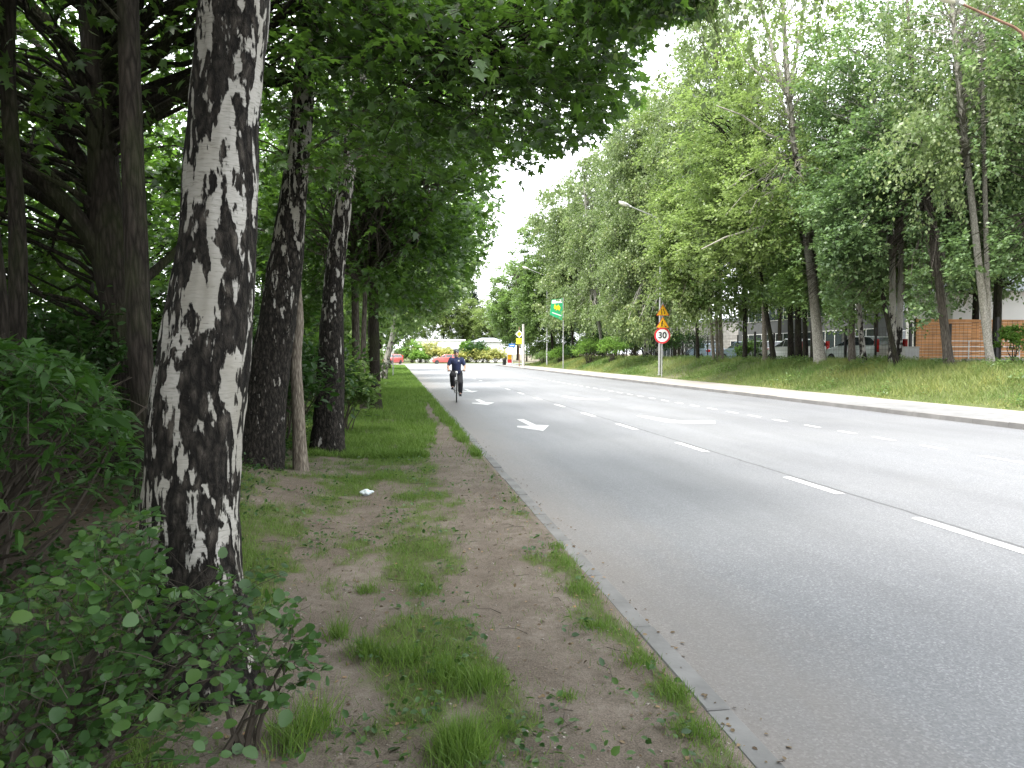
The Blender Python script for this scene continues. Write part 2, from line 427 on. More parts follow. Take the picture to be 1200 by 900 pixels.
tag(sb.build('driveway', MAT['drive']), kind='structure')

# ------------------------------------------------------------------ painted markings
m, nt, b, _ = new_mat('worn_road_paint')
co = objco(nt); n1 = noise(nt, co, 38, 5, .75); n2 = noise(nt, co, 2.2, 3)
f = math_(nt, 'ADD', n1, math_(nt, 'MULTIPLY', n2, .35))
nt.links.new(ramp(nt, f, [(.45, (.22, .22, .225)), (.62, (.50, .50, .495)), (.82, (.64, .64, .63))]), b.inputs['Base Color'])
b.inputs['Roughness'].default_value = .75
MAT['paint'] = m
ZM = .004
def dash_line(X, spans, w):
    mb = MB()
    for d0, d1 in spans:
        y0 = (d0-X*math.sin(YAW))/math.cos(YAW); y1 = (d1-X*math.sin(YAW))/math.cos(YAW)
        mb.add([(X-w/2, y0, ZM), (X+w/2, y0, ZM), (X+w/2, y1, ZM), (X-w/2, y1, ZM)], [(0, 1, 2, 3)])
    tag(mb.build('lane_marking', MAT['paint']), kind='structure')
sp = [(4.3, 5.0), (5.55, 7.15), (8.38, 9.53), (12.0, 13.26), (15.5, 16.8), (18.75, 19.95), (22.1, 23.3)]
d = 25.6
while d < 96: sp.append((d, d+1.2)); d += 3.45
dash_line(5.0, sp, .115)
sp = [(9.3, 9.95), (10.4, 11.0), (11.05, 11.55), (12.3, 12.85), (13.55, 14.15), (14.7, 15.25), (15.95, 16.5)]
d = 17.3
while d < 96: sp.append((d, d+.6)); d += 1.25
dash_line(9.05, sp, .10)
def marking(px):
    P = [at_z(u, v, ZM) for u, v in px]
    mb = MB(); mb.add(P, [tuple(range(len(P)))])
    return tag(mb.build('arrow_marking', MAT['paint']), kind='structure')
arrow = [(605.5, 491.2), (613.5, 491.2), (628, 497.8), (643.5, 498.4), (636.5, 505), (606, 500.6), (606, 499), (621, 498.9)]
a1 = marking(arrow)
P = at_z(625, 498, 0)
for (u, v) in ((567, 471.5), (551, 458)):
    Q = at_z(u, v, 0); c = a1.copy(); COL.objects.link(c); c.location = (Q[0]-P[0], Q[1]-P[1], 0)
ar2 = [(745.5, 487.0), (751, 486.6), (787, 491.9), (800, 493.3), (838, 493.2), (838, 496.4), (786, 495.4), (774, 493.4)]
a2 = marking(ar2)
P = at_z(790, 492, 0); Q = at_z(684, 466.6, 0); c = a2.copy(); COL.objects.link(c); c.location = (Q[0]-P[0], Q[1]-P[1], 0)
# ------------------------------------------------------------------ leaves
def tmpl(kind):
    if kind == 'kite':
        return np.array([(0, 0, 0), (.34, .42, .05), (0, 1, -.06), (-.34, .42, .05)]), np.array([(0, 1, 2, 3)])
    if kind == 'oval':
        V = [(0, 0, 0), (0, 1, -.10), (.27, .22, .05), (.30, .62, .04), (-.27, .22, .05), (-.30, .62, .04)]
        return np.array(V), np.array([(0, 2, 3, 1), (0, 1, 5, 4)])
    if kind == 'round':
        V = [(0, 0, 0), (0, 1, -.06), (.34, .16, .05), (.42, .5, .05), (.24, .86, 0), (-.34, .16, .05), (-.42, .5, .05), (-.24, .86, 0), (0, .5, 0)]
        return np.array(V), np.array([(0, 2, 3, 8), (8, 3, 4, 1), (0, 8, 6, 5), (8, 1, 7, 6)])
    if kind == 'lance':
        V = [(0, 0, 0), (0, 1, -.28), (.13, .28, .03), (.12, .62, -.06), (-.13, .28, .03), (-.12, .62, -.06), (0, .3, 0), (0, .64, -.08)]
        return np.array(V), np.array([(0, 2, 6, 4), (2, 3, 7, 6), (6, 7, 5, 4), (3, 1, 5, 7)])
    if kind == 'maple':
        h = [(.0, .30, .04), (0, 0, 0), (.50, .10, -.08), (.26, .30, .02), (.58, .62, -.10), (.20, .58, .02), (0, 1.05, -.12),
             (-.20, .58, .02), (-.58, .62, -.10), (-.26, .30, .02), (-.50, .10, -.08)]
        return np.array(h), np.array([(0, 1, 2, 3), (0, 3, 4, 5), (0, 5, 6, 7), (0, 7, 8, 9), (0, 9, 10, 1)])
    if kind == 'blade':
        V = [(-.5, 0, 0), (.5, 0, 0), (.38, .5, .06), (-.38, .5, .06), (.06, 1, .32), (-.06, 1, .32)]
        return np.array(V), np.array([(0, 1, 2, 3), (3, 2, 4, 5)])
TM = {k: tmpl(k) for k in ('kite', 'oval', 'round', 'lance', 'maple', 'blade')}

def nrm(v): return v/(np.linalg.norm(v, axis=-1, keepdims=True)+1e-9)
def leaf_arrays(kind, pos, ax, nr, size, width=1.0):
    V, F = TM[kind]
    ax = nrm(ax); nr = nrm(nr-ax*np.sum(nr*ax, -1, keepdims=True)); sd = np.cross(ax, nr)
    s = np.asarray(size)[:, None, None]; w = np.asarray(width)
    w = w[:, None, None] if w.ndim else w
    P = pos[:, None, :]+s*(V[None, :, 0:1]*w*sd[:, None, :]+V[None, :, 1:2]*ax[:, None, :]+V[None, :, 2:3]*nr[:, None, :])
    k = len(V)
    FF = (F[None]+(np.arange(len(pos))*k)[:, None, None]).reshape(-1, F.shape[1])
    return P.reshape(-1, 3), FF, k
def leaf_object(name, kind, parts, mat, parent=None, loc=None, width=1.0):
    pos, ax, nr, size, tint = (np.concatenate([p[i] for p in parts]) for i in range(5))
    V, F, k = leaf_arrays(kind, pos, ax, nr, size, width)
    return link(name, np_mesh(name, V, F, mat, {'tint': np.repeat(tint, k)}), parent, loc)

class Plant:
    def __init__(s, g): s.g = g; s.wood = MB(); s.L = []; s.tw = []
    def path_at(s, P, z):
        P = np.asarray(P); return np.array([np.interp(z, P[:, 2], P[:, k]) for k in range(P.shape[1])])
    def limb(s, A, B, r0, r1=.008, sag=0.0, n=5, seg=5, wob=.05):
        A = np.asarray(A, float); B = np.asarray(B, float); L = np.linalg.norm(B-A)
        t = np.linspace(0, 1, seg+1)[:, None]
        P = A+(B-A)*t + np.array([0, 0, 1.])*(sag*L*np.sin(math.pi*t))
        P[1:-1] += s.g.normal(0, wob*L*.5, (seg-1, 3))
        s.wood.tube(P, np.linspace(r0, r1, seg+1), n, cap=False); return P
    def sprays(s, C, out, scale, k=14, m=14, leaf=.1, style='broad', up=.25, twig_r=.0035, keep_twigs=True, leafvar=.33, tint0=None, spread=.28):
        """clumps of leafy twigs at C, growing towards out"""
        g = s.g; n = len(C)
        C = np.repeat(C, k, 0); out = np.repeat(out, k, 0); sc = np.repeat(scale, k)
        ct = np.repeat(g.uniform(0, 1, n) if tint0 is None else tint0, k)
        o = C+g.normal(0, spread, C.shape)*sc[:, None]*np.array([1, 1, .6])
        if style == 'birch':
            d = nrm(nrm(out)*.6+g.normal(0, .55, C.shape)+np.array([0, 0, .1]))
            ln = sc*g.uniform(.55, 1.25, len(C)); droop = g.uniform(.55, 1.2, len(C))
        else:
            d = nrm(nrm(out)*.8+g.normal(0, .6, C.shape)*np.array([1, 1, .55])+np.array([0, 0, up]))
            ln = sc*g.uniform(.45, 1.05, len(C)); droop = g.uniform(.1, .35, len(C))
        t = np.linspace(.12, 1, m)[None, :]+g.uniform(-.05, .05, (len(C), m))
        pos = o[:, None, :]+d[:, None, :]*(ln[:, None]*t)[..., None]
        pos[..., 2] -= (droop*ln)[:, None]*t**2
        if keep_twigs:
            mid = o+d*(ln*.5)[:, None]; mid[:, 2] -= droop*ln*.25
            end = o+d*ln[:, None]; end[:, 2] -= droop*ln
            s.tw.append((o, mid, end, np.full(len(o), twig_r)))
        N = len(C)*m
        pos = pos.reshape(N, 3)+g.normal(0, leaf*.35, (N, 3))
        dd = np.repeat(d, m, 0)
        if style == 'birch':
            ax = g.normal(0, .5, (N, 3))+dd*.3+np.array([0, 0, -.9]); nr = g.normal(0, 1, (N, 3))+np.array([0, 0, .35])
        else:
            ax = dd*.55+g.normal(0, .6, (N, 3))*np.array([1, 1, .5])+np.array([0, 0, -.28]); nr = g.normal(0, .42, (N, 3))+np.array([0, 0, 1.])
        size = leaf*np.clip(1+g.normal(0, leafvar, N), .4, 1.7)
        tint = np.clip(.62*np.repeat(ct, m)+.38*g.uniform(0, 1, N)+.10*g.normal(0, 1, N), 0, 1)
        s.L.append((pos, ax, nr, size, tint))
    def crown(s, trunk, ells, leaf, k, m, style='broad', clump=1.0, attach=.55, limb_r=.05, keep_twigs=False, up=.25, side=6):
        """trunk: list of (x,y,z,r); ells: (cx,cy,cz,rx,ry,rz,count)"""
        T = np.asarray(trunk, float); g = s.g
        for (cx, cy, cz, rx, ry, rz, cnt) in ells:
            dv = nrm(g.normal(0, 1, (cnt, 3))); rad = g.uniform(.0, 1, cnt)**.42
            C = np.array([cx, cy, cz])+dv*rad[:, None]*np.array([rx, ry, rz])
            ax = s.path_at(T, C[:, 2]) if False else np.stack([np.interp(C[:, 2], T[:, 2], T[:, q]) for q in (0, 1)], -1)
            out = np.stack([C[:, 0]-ax[:, 0], C[:, 1]-ax[:, 1], (C[:, 2]-cz)*.6], -1)
            sc = clump*g.uniform(.65, 1.35, cnt)
            for c in C:
                h = math.hypot(*(c[:2]-np.array([np.interp(c[2], T[:, 2], T[:, 0]), np.interp(c[2], T[:, 2], T[:, 1])])))
                za = c[2]-h*g.uniform(.5, 1.0)*attach
                za = min(max(za, T[0, 2]+(T[-1, 2]-T[0, 2])*.22), T[-1, 2])
                A = [np.interp(za, T[:, 2], T[:, q]) for q in range(3)]
                rt = np.interp(za, T[:, 2], T[:, 3])
                s.limb(A, c, min(limb_r*(.35+.22*h), rt*.75), .010, sag=g.uniform(-.02, .09), n=side)
            s.sprays(C, out, sc, k, m, leaf, style, keep_twigs=keep_twigs, up=up)
    def twig_arrays(s):
        if not s.tw: return None
        o, mid, e, r = (np.concatenate([t[i] for t in s.tw]) for i in range(4))
        d = nrm(e-o); a = nrm(np.cross(d, np.array([.3, .2, 1.]))); b_ = np.cross(d, a)
        V = []
        for (p, rr) in ((o, r), (mid, r*.8), (e, r*.4)):
            for an in (0, 2.094, 4.189):
                V.append(p+(a*math.cos(an)+b_*math.sin(an))*rr[:, None])
        V = np.stack(V, 1)
        F = np.array([(l*3+q, l*3+(q+1) % 3, l*3+3+(q+1) % 3, l*3+3+q) for l in range(2) for q in range(3)])
        return V.reshape(-1, 3), (F[None]+(np.arange(len(o))*9)[:, None, None]).reshape(-1, 4)
    def trunk(s, T, n=16, fine=0, flare=.0, lump=0.0, sd=0):
        T = np.asarray(T, float)
        if fine:
            z = np.linspace(0, len(T)-1, fine)
            i = np.arange(len(T)); T = np.stack([np.interp(z, i, T[:, q]) for q in range(4)], -1)
            kk = np.hanning(max(3, fine//len(T)*2+9)); kk /= kk.sum(); h = len(kk)//2
            for q in range(4):
                p = np.pad(T[:, q], h, mode='reflect', reflect_type='odd'); T[:, q] = np.convolve(p, kk, 'valid')[:fine]
        r = T[:, 3].copy()
        if flare: r = r*(1+flare*np.exp(-(T[:, 2]-T[0, 2])/.22))
        V, F = tube_arrays(T[:, :3], r, n)
        if lump:
            c = np.repeat(T[:, :3], n, 0); rr = V-c
            an = np.arctan2(rr[:, 1], rr[:, 0])
            dsp = lump*((fbm(an*1.6+sd, V[:, 2]*2.2, 41+sd, 4)-.5)*1.6+(fbm(an*7, V[:, 2]*7, 43+sd, 3)-.5)*.55)
            dsp += flare*.35*np.cos(an*5+sd)*np.exp(-(V[:, 2]-T[0, 2])/.2)
            V = c+rr*(1+dsp)[:, None]
        s.wood.add(V, [tuple(f) for f in F]); return T
    def finish(s, root, wood_mat, leafkind, leaf_m, twig_mat=None, names=('trunk', 'crown'), width=1.0, wood_mats=None):
        tr = None
        if s.wood.n:
            tr = link(names[0], s.wood.mesh(names[0], wood_mat, smooth=True), root)
        if s.L:
            pos, ax, nr, size, tint = (np.concatenate([p[i] for p in s.L]) for i in range(5))
            V, F, k = leaf_arrays(leafkind, pos, ax, nr, size, width); tn = np.repeat(tint, k); mi = np.zeros(len(F), int)
            ta = s.twig_arrays()
            if ta is not None:
                F = np.concatenate([F, ta[1]+len(V)]); V = np.concatenate([V, ta[0]]); tn = np.concatenate([tn, np.zeros(len(ta[0]))])
                mi = np.concatenate([mi, np.ones(len(ta[1]), int)])
            link(names[1], np_mesh(names[1], V, F, [leaf_m, twig_mat or MAT['twig']], {'tint': tn}, mi=mi), root)
        return tr

def wob_trunk(g, H, r, lean=(0, 0), n=9, w=.12):
    z = np.linspace(0, H, n); t = z/H
    x = lean[0]*t+np.cumsum(g.normal(0, w, n))*t*.6; y = lean[1]*t+np.cumsum(g.normal(0, w, n))*t*.6
    x[0] = y[0] = 0
    rr = r*(1-t)**.75*.95+.012
    return np.stack([x, y, z, rr], -1)
# ------------------------------------------------------------------ left-hand trees
_MT = _M.T
def project(P):
    q = (np.asarray(P)-CP) @ _M
    d = -q[:, 2]; dd = np.where(np.abs(d) < .05, .05, d)
    return 600+F_PX*q[:, 0]/dd, 450-F_PX*q[:, 1]/dd, d
SIL_L = ([-900, 14, 34, 80, 110, 150, 185, 205, 240, 275, 330, 360, 380, 400], [900, 835, 752, 724, 730, 705, 640, 600, 596, 586, 558, 525, 497, 470])
SIL_R = ([-900, 0, 60, 100, 150, 180, 205, 250, 300, 330, 380, 400], [745, 780, 782, 750, 710, 680, 642, 612, 582, 568, 566, 586])
def keep_left(P, near=3.8, m=12, low=None):
    u, v, d = project(P)
    vis = (d > .3) & (u > -250) & (u < 1450) & (v > -200) & (v < 1100)
    bad = vis & (d < near)
    bad |= (d > 0) & (v > -120) & (u > np.interp(v, *SIL_L)-m-500/np.maximum(d, 4)) & (u < 1500)
    if low is not None: bad |= vis & (v > low)
    return ~bad
def keep_right(P, m=6):
    u, v, d = project(P)
    return ~((d > 0) & (u < np.interp(v, *SIL_R)+m+380/np.maximum(d, 20)))

def filt(plant, base, fn):
    """drop whole twigs' leaves that grow outside the crown's outline"""
    for i, L in enumerate(plant.L):
        k = fn(L[0]+base); plant.L[i] = tuple(a[k] for a in L)
    for i, t in enumerate(plant.tw):
        k = fn(t[2]+base); plant.tw[i] = tuple(a[k] for a in t)

def px_trunk(px, d, sink=.12, d1=None):
    """photo trace (u, v, width) -> world (x, y, z, r) foot first"""
    n = len(px); ds = np.linspace(d, d if d1 is None else d1, n)
    T = np.array([list(at_d(u, v, dk))+[w*.5*dk/F_PX] for (u, v, w), dk in zip(px, ds)])
    T[0, 2] -= sink
    return T

class KeepPlant(Plant):
    """crown() only grows clumps where keep(world) allows"""
    def __init__(s, g, base=(0, 0, 0), keep=None):
        super().__init__(g); s.base = np.asarray(base, float); s.keep = keep
    def crown(s, trunk, ells, leaf, k, m, **kw):
        g = s.g; style = kw.get('style', 'broad'); clump = kw.get('clump', 1.0); limb_r = kw.get('limb_r', .05)
        attach = kw.get('attach', .55); side = kw.get('side', 6); zmin = kw.get('zmin', .22)
        T = np.asarray(trunk, float)
        for (cx, cy, cz, rx, ry, rz, cnt) in ells:
            dv = nrm(g.normal(0, 1, (cnt, 3))); rad = g.uniform(.0, 1, cnt)**.42
            C = np.array([cx, cy, cz])+dv*rad[:, None]*np.array([rx, ry, rz])
            if s.keep is not None: C = C[s.keep(C+s.base)]
            if not len(C): continue
            ax = np.stack([np.interp(C[:, 2], T[:, 2], T[:, q]) for q in (0, 1)], -1)
            out = np.stack([C[:, 0]-ax[:, 0], C[:, 1]-ax[:, 1], (C[:, 2]-cz)*.6], -1)
            sc = clump*g.uniform(.65, 1.35, len(C))
            for c, a_ in zip(C, ax):
                h = math.hypot(*(c[:2]-a_))
                za = c[2]-h*g.uniform(.5, 1.0)*attach
                za = min(max(za, T[0, 2]+(T[-1, 2]-T[0, 2])*zmin), T[-1, 2])
                A = [np.interp(za, T[:, 2], T[:, q]) for q in range(3)]
                rt = np.interp(za, T[:, 2], T[:, 3])
                s.limb(A, c, min(limb_r*(.35+.22*h), rt*.75), .010, sag=g.uniform(-.02, .09), n=side)
            s.sprays(C, out, sc, k, m, leaf, style, keep_twigs=kw.get('keep_twigs', False), up=kw.get('up', .25))

def tree(name, label, cat, T, ells, leafkind, leafm, barkm, leaf, k, m, keep=None, group=None, n=14, fine=0, flare=.0, lump=0, extra=None, filt_fn=None, sd=0, width=1.0, seed=0, **kw):
    g = np.random.default_rng(1000+seed)
    T = np.asarray(T, float); base = np.array([T[0, 0], T[0, 1], T[0, 2]])
    L = T.copy(); L[:, :3] -= base
    E = [(e[0]-base[0], e[1]-base[1], e[2]-base[2])+tuple(e[3:]) for e in ells]
    p = KeepPlant(g, base, keep)
    Lf = p.trunk(L, n, fine, flare, lump, sd)
    if E: p.crown(L, E, leaf, k, m, **kw)
    if extra: extra(p, L, base)
    if filt_fn: filt(p, base, filt_fn)
    root = thing(name, label, cat, base, 0, group)
    p.finish(root, barkm, leafkind, leafm, width=width)
    return root

# --- the big birch beside the path
T = px_trunk([(243, 812, 128), (236, 750, 116), (229, 690, 108), (222, 600, 105), (237, 450, 104), (254, 300, 85), (262, 150, 80), (276, 0, 77)], 3.42, .1)
top = T[-1]
for k_, (dx, dy, dz, r) in enumerate([(.10, .05, .9, .125), (.2, .15, 2.2, .11), (.35, .2, 4.2, .08), (.4, .3, 7.5, .035), (.45, .3, 9.5, .012)]):
    T = np.vstack([T, [top[0]+dx, top[1]+dy, top[2]+dz, r]])
def birch_arm(p, L, base):
    # a long limb reaching over the road, its hanging sprays just showing at the top of the view
    A = L[9, :3]; B = np.array([2.55, 5.6, 4.75])-base
    P = p.limb(A, B, .045, .012, sag=.05, seg=7)
    C = []
    for (u, v, d) in ((800, -35, 5.6), (822, -8, 5.8), (838, -28, 6.0), (872, -22, 5.8), (896, -6, 5.9), (925, -8, 6.0), (942, -20, 6.2), (965, -50, 6.3)):
        C.append(at_d(u, v, d)-base)
    C = np.array(C)
    for c in C: p.limb(P[5]+(P[6]-P[5])*p.g.uniform(0, 1), c, .010, .004, sag=.03, n=5, seg=4)
    p.sprays(C, np.tile([.3, .2, 0], (len(C), 1)), np.full(len(C), .62), 8, 12, .05, 'birch', twig_r=.002, spread=.12, tint0=np.full(len(C), .2))
tree('birch_tree', 'large leaning birch with cracked black and white bark beside the dirt path', 'birch tree', T,
     [(-.4, 4.2, 8.5, 2.6, 2.6, 3.0, 46)], 'kite', MAT['birch'], MAT['birch_near'], .075, 12, 14, keep=lambda P: keep_left(P, 7, 0),
     n=72, fine=220, flare=.16, lump=.13, style='birch', extra=birch_arm, seed=1, clump=1.1)

# --- second and third birches, dark and furrowed
T = px_trunk([(298, 568, 66), (303, 545, 57), (310, 470, 50), (325, 380, 42), (337, 290, 36), (345, 225, 30), (352, 150, 26), (358, 80, 24), (366, -60, 22), (380, -300, 15), (385, -420, 6)], 8.9, .12)
tree('birch_tree', 'thick dark birch leaning behind the near white trunk, paper peeling at its edge', 'birch tree', T,
     [(T[-2, 0], T[-2, 1], 8.6, 2.6, 2.6, 2.4, 40)], 'kite', MAT['birch'], MAT['birch_old'], .075, 12, 14, keep=lambda P: keep_left(P, 6, 10),
     n=40, fine=120, flare=.25, lump=.16, style='birch', seed=2, sd=2)
T = px_trunk([(383, 536, 46), (384, 515, 36), (388, 450, 31), (389, 400, 30), (390, 350, 24), (394, 300, 21), (403, 235, 19), (411, 170, 18), (420, 110, 17), (428, 40, 15), (440, -80, 12), (450, -200, 5)], 11.3, .12)
tree('birch_tree', 'dark rough birch with a bulge halfway, beside a pale green bush', 'birch tree', T,
     [(T[-3, 0], T[-3, 1], 7.6, 2.4, 2.4, 2.2, 36)], 'kite', MAT['birch'], MAT['birch_old'], .075, 12, 14, keep=lambda P: keep_left(P, 6, 10),
     n=36, fine=120, flare=.2, lump=.2, style='birch', seed=3, sd=5)

# --- slim smooth trunk between the birches
T = px_trunk([(353, 560, 18), (351, 520, 15.5), (349, 470, 14), (346, 420, 13), (350, 375, 13.5), (346, 330, 11), (350, 250, 10), (362, 120, 9), (372, 0, 8), (380, -90, 5)], 9.15, .05)
tree('maple_tree', 'slim smooth grey trunk between the second and third birch', 'tree', T,
     [(-.6, 9.8, 5.2, 1.9, 1.9, 1.3, 26)], 'maple', MAT['maple'], MAT['bark_grey'], .10, 10, 12, keep=lambda P: keep_left(P, 5, 14, 330),
     n=18, fine=60, lump=.06, flare=.2, seed=4, limb_r=.02)

# --- many-stemmed maple at the left, its limbs fanning out
Dm = 8.6
T = px_trunk([(156, 570, 52), (150, 480, 44), (146, 400, 40), (138, 340, 42), (128, 285, 44), (122, 210, 34), (116, 120, 30), (108, 40, 27), (100, -80, 22), (95, -250, 10)], Dm, .1)
def maple_limbs(p, L, base):
    def stem(px, d0, d1, n=9):
        S = px_trunk(px, d0, 0, d1); S[:, :3] -= base; p.trunk(S, n, 24, lump=.08, sd=len(px)); return S
    stem([(134, 325, 26), (112, 285, 22), (80, 240, 20), (40, 205, 18), (0, 180, 16), (-60, 150, 12)], Dm, Dm-.6)
    stem([(130, 300, 22), (100, 262, 18), (62, 238, 15), (22, 215, 13), (-30, 210, 10)], Dm, Dm+.6)
    stem([(124, 240, 20), (92, 178, 16), (52, 138, 14), (18, 118, 11), (-30, 100, 9)], Dm, Dm+.3)
    stem([(119, 130, 22), (92, 70, 20), (58, 30, 18), (20, -6, 16), (-40, -40, 10)], Dm, Dm-.4)
    stem([(118, 150, 22), (122, 80, 20), (128, 20, 18), (130, -60, 14)], Dm, Dm+.5)
    stem([(140, 350, 14), (176, 322, 11), (206, 295, 9), (236, 262, 7), (262, 215, 5)], Dm, Dm+.8)
    stem([(112, 100, 12), (140, 60, 9), (172, 28, 7), (200, -20, 6)], Dm, Dm+.3)
    for u, v, u2, v2 in ((52, 138, 30, 60), (60, 30, 95, -20), (22, 215, 0, 260), (80, 240, 55, 300), (40, 205, 10, 150), (92, 178, 70, 110)):
        p.limb(at_d(u, v, Dm)-base, at_d(u2, v2, Dm+.2)-base, .035, .01, n=6)
    # limb over the path: dark branches against the canopy
    Dl = 7.4
    A = at_d(330, 95, Dm+.3)-base
    p.limb(L[6, :3], A, .10, .075, n=8, sag=.03)
    def br(px, d0, d1, r0, r1):
        S = np.array([at_d(u, v, dk)-base for (u, v), dk in zip(px, np.linspace(d0, d1, len(px)))])
        p.wood.tube(S, np.linspace(r0, r1, len(S)), 7, cap=False); return S
    br([(330, 95), (380, 78), (428, 64), (470, 66), (500, 62), (520, 56), (535, 38), (548, 22), (556, -10)], Dm+.3, Dl, .05, .010)
    br([(520, 56), (545, 62), (580, 62), (615, 59), (640, 55), (670, 42)], Dl+.2, Dl-.3, .034, .008)
    br([(430, 66), (452, 84), (480, 100), (505, 116), (530, 126)], Dl+.5, Dl, .028, .006)
    br([(530, 80), (560, 86), (590, 88), (615, 86)], Dl+.1, Dl-.2, .016, .005)
    br([(500, 62), (500, 90), (520, 112), (556, 128)], Dl+.2, Dl, .012, .004)
    br([(575, 62), (598, 88), (622, 112), (650, 130)], Dl, Dl-.3, .012, .004)
    g = p.g
    C = []
    for _ in range(235):
        u = g.uniform(330, 722) if _ < 190 else g.uniform(560, 722); v = g.uniform(-70, 205); d = g.uniform(6.2, 9.5)
        if v > np.interp(u, [330, 480, 620, 690, 722], [205, 190, 165, 145, 110]): continue
        if v > 20 and g.uniform() < np.interp(u, [330, 450], [.45, 0]): continue
        C.append(at_d(u, v, d))
    for _ in range(40): C.append(at_d(g.uniform(690, 808), g.uniform(-70, 8), g.uniform(5.6, 7)))
    C = np.array(C)
    for c in C[::2]:
        a = at_d(*(np.array([470, 62])+(np.array([630, 60])-np.array([470, 62]))*g.uniform(0, 1)), Dl)
        if np.linalg.norm(a-c) < 1.9: p.limb(a-base, c-base, .010, .004, n=5, seg=4)
    p.sprays(C-base, np.tile([.8, -.1, 0.], (len(C), 1)), g.uniform(.38, .75, len(C)), 7, 9, .086, 'broad', twig_r=.003, up=.05, spread=.3)
tree('maple_tree', 'many stemmed dark maple whose limbs fan out behind the leafy bush', 'maple tree', T,
     [(-4.2, 9.6, 6.2, 3.6, 3.4, 2.6, 110), (-1.0, 9.2, 6.9, 3.2, 3.0, 2.0, 80), (-4.6, 10.6, 3.4, 2.6, 1.8, .9, 26)], 'maple', MAT['maple'], MAT['bark_dark'], .105, 8, 10,
     keep=lambda P: keep_left(P, 5.5, 14, 330), n=22, fine=70, lump=.14, flare=.2, extra=maple_limbs, filt_fn=lambda P: keep_left(P, 4.2, -85), seed=5, limb_r=.03)

# --- dark straight trunks at the far left
T = px_trunk([(178, 590, 32), (171, 520, 29), (167, 450, 27), (163, 380, 26), (160, 300, 26), (156, 200, 25), (152, 90, 24), (150, 0, 23), (148, -140, 20), (146, -330, 10)], 6.3, .1)
tree('lime_tree', 'straight dark trunk rising close behind the near white birch', 'tree', T,
     [(-2.3, 6.6, 6.6, 2.6, 2.4, 1.7, 56)], 'maple', MAT['maple'], MAT['bark_dark'], .10, 9, 10, keep=lambda P: keep_left(P, 6, 20), n=20, fine=60, lump=.08, flare=.15, seed=6, limb_r=.025)
T = px_trunk([(22, 520, 24), (18, 420, 21), (22, 330, 20), (20, 250, 18), (12, 150, 17), (8, 60, 16), (14, -60, 14), (20, -250, 8)], 7.2, .1)
tree('lime_tree', 'thin dark trunk at the left edge in front of the board fence', 'tree', T,
     [(-5.0, 7.0, 6.4, 2.2, 2.2, 1.6, 40)], 'maple', MAT['maple'], MAT['bark_dark'], .10, 9, 10, keep=lambda P: keep_left(P, 6, 20), n=14, fine=50, lump=.06, seed=7, limb_r=.025)
T = px_trunk([(6, 520, 18), (4, 420, 16), (0, 340, 15), (-8, 270, 14), (-20, 150, 13), (-30, 0, 11), (-40, -200, 6)], 6.6, .1)
tree('lime_tree', 'leaning dark trunk cut by the left border of the view', 'tree', T,
     [(-4.6, 5.8, 6.2, 1.8, 1.8, 1.4, 26)], 'maple', MAT['maple'], MAT['bark_dark'], .10, 9, 10, keep=lambda P: keep_left(P, 6, 20), n=14, fine=50, lump=.06, seed=8, limb_r=.025)

# --- the row going on along the verge
def row_tree(name, label, cat, px, d, ells, barkm, leafm, kind, leaf, k, m, seed, **kw):
    T = px_trunk(px, d, .1)
    return tree(name, label, cat, T, ells, kind, leafm, barkm, leaf, k, m, keep=lambda P: keep_left(P, 7, 4), filt_fn=lambda P: keep_left(P, 5, -22), seed=seed, n=14, fine=30, lump=.08, flare=.2, limb_r=.02, zmin=.62, **kw)
row_tree('maple_tree', 'upright dark trunk standing alone on the grass verge', 'maple tree',
    [(441, 480, 15), (440, 460, 12.5), (439, 410, 12), (438, 350, 11), (437, 300, 10), (437, 200, 8), (440, 110, 5)], 20.5,
    [(-.1, 20.2, 5.9, 2.9, 3.4, 2.7, 150), (.9, 18.5, 4.6, 1.9, 2.6, 1.0, 50)], MAT['bark_dark'], MAT['maple'], 'maple', .12, 9, 10, 11)
row_tree('maple_tree', 'slender trunk left of the upright dark trunk on the verge', 'maple tree',
    [(419, 466, 12), (418, 440, 9.5), (417, 400, 9), (416, 340, 8.5), (414, 260, 7), (412, 150, 4)], 21.6,
    [(-2.2, 22.3, 5.4, 2.8, 2.8, 2.6, 110)], MAT['bark_brown'], MAT['maple'], 'maple', .12, 9, 10, 12)
row_tree('maple_tree', 'thin trunk deep in the bushes before the verge trunk', 'maple tree',
    [(426, 474, 8), (425, 440, 6.5), (426, 400, 6), (428, 340, 5), (430, 240, 4)], 19.0,
    [(-1.2, 16.6, 5.4, 2.4, 2.4, 2.2, 100), (.6, 14.2, 5.4, 2.3, 2.2, 1.3, 80)], MAT['bark_brown'], MAT['maple'], 'maple', .115, 9, 10, 13)
row_tree('maple_tree', 'maple with low leafy boughs reaching over the kerb further along', 'maple tree',
    [(437, 452, 9), (436, 430, 7.5), (434, 390, 7), (436, 330, 6), (438, 250, 4)], 30,
    [(.2, 29.5, 5.9, 3.4, 3.4, 3.0, 150), (1.3, 27.5, 4.2, 2.0, 2.6, 1.2, 60)], MAT['bark_dark'], MAT['midgreen'], 'kite', .15, 12, 14, 14)
row_tree('birch_tree', 'birch leaning towards the road by the thin grey post', 'birch tree',
    [(449, 441, 9), (452, 425, 7.5), (457, 408, 7), (461, 390, 6), (466, 350, 5), (472, 280, 3)], 42,
    [(1.2, 42, 6.8, 3.0, 3.2, 3.4, 130)], MAT['birch_pale'], MAT['midgreen'], 'kite', .16, 12, 14, 15, style='birch')
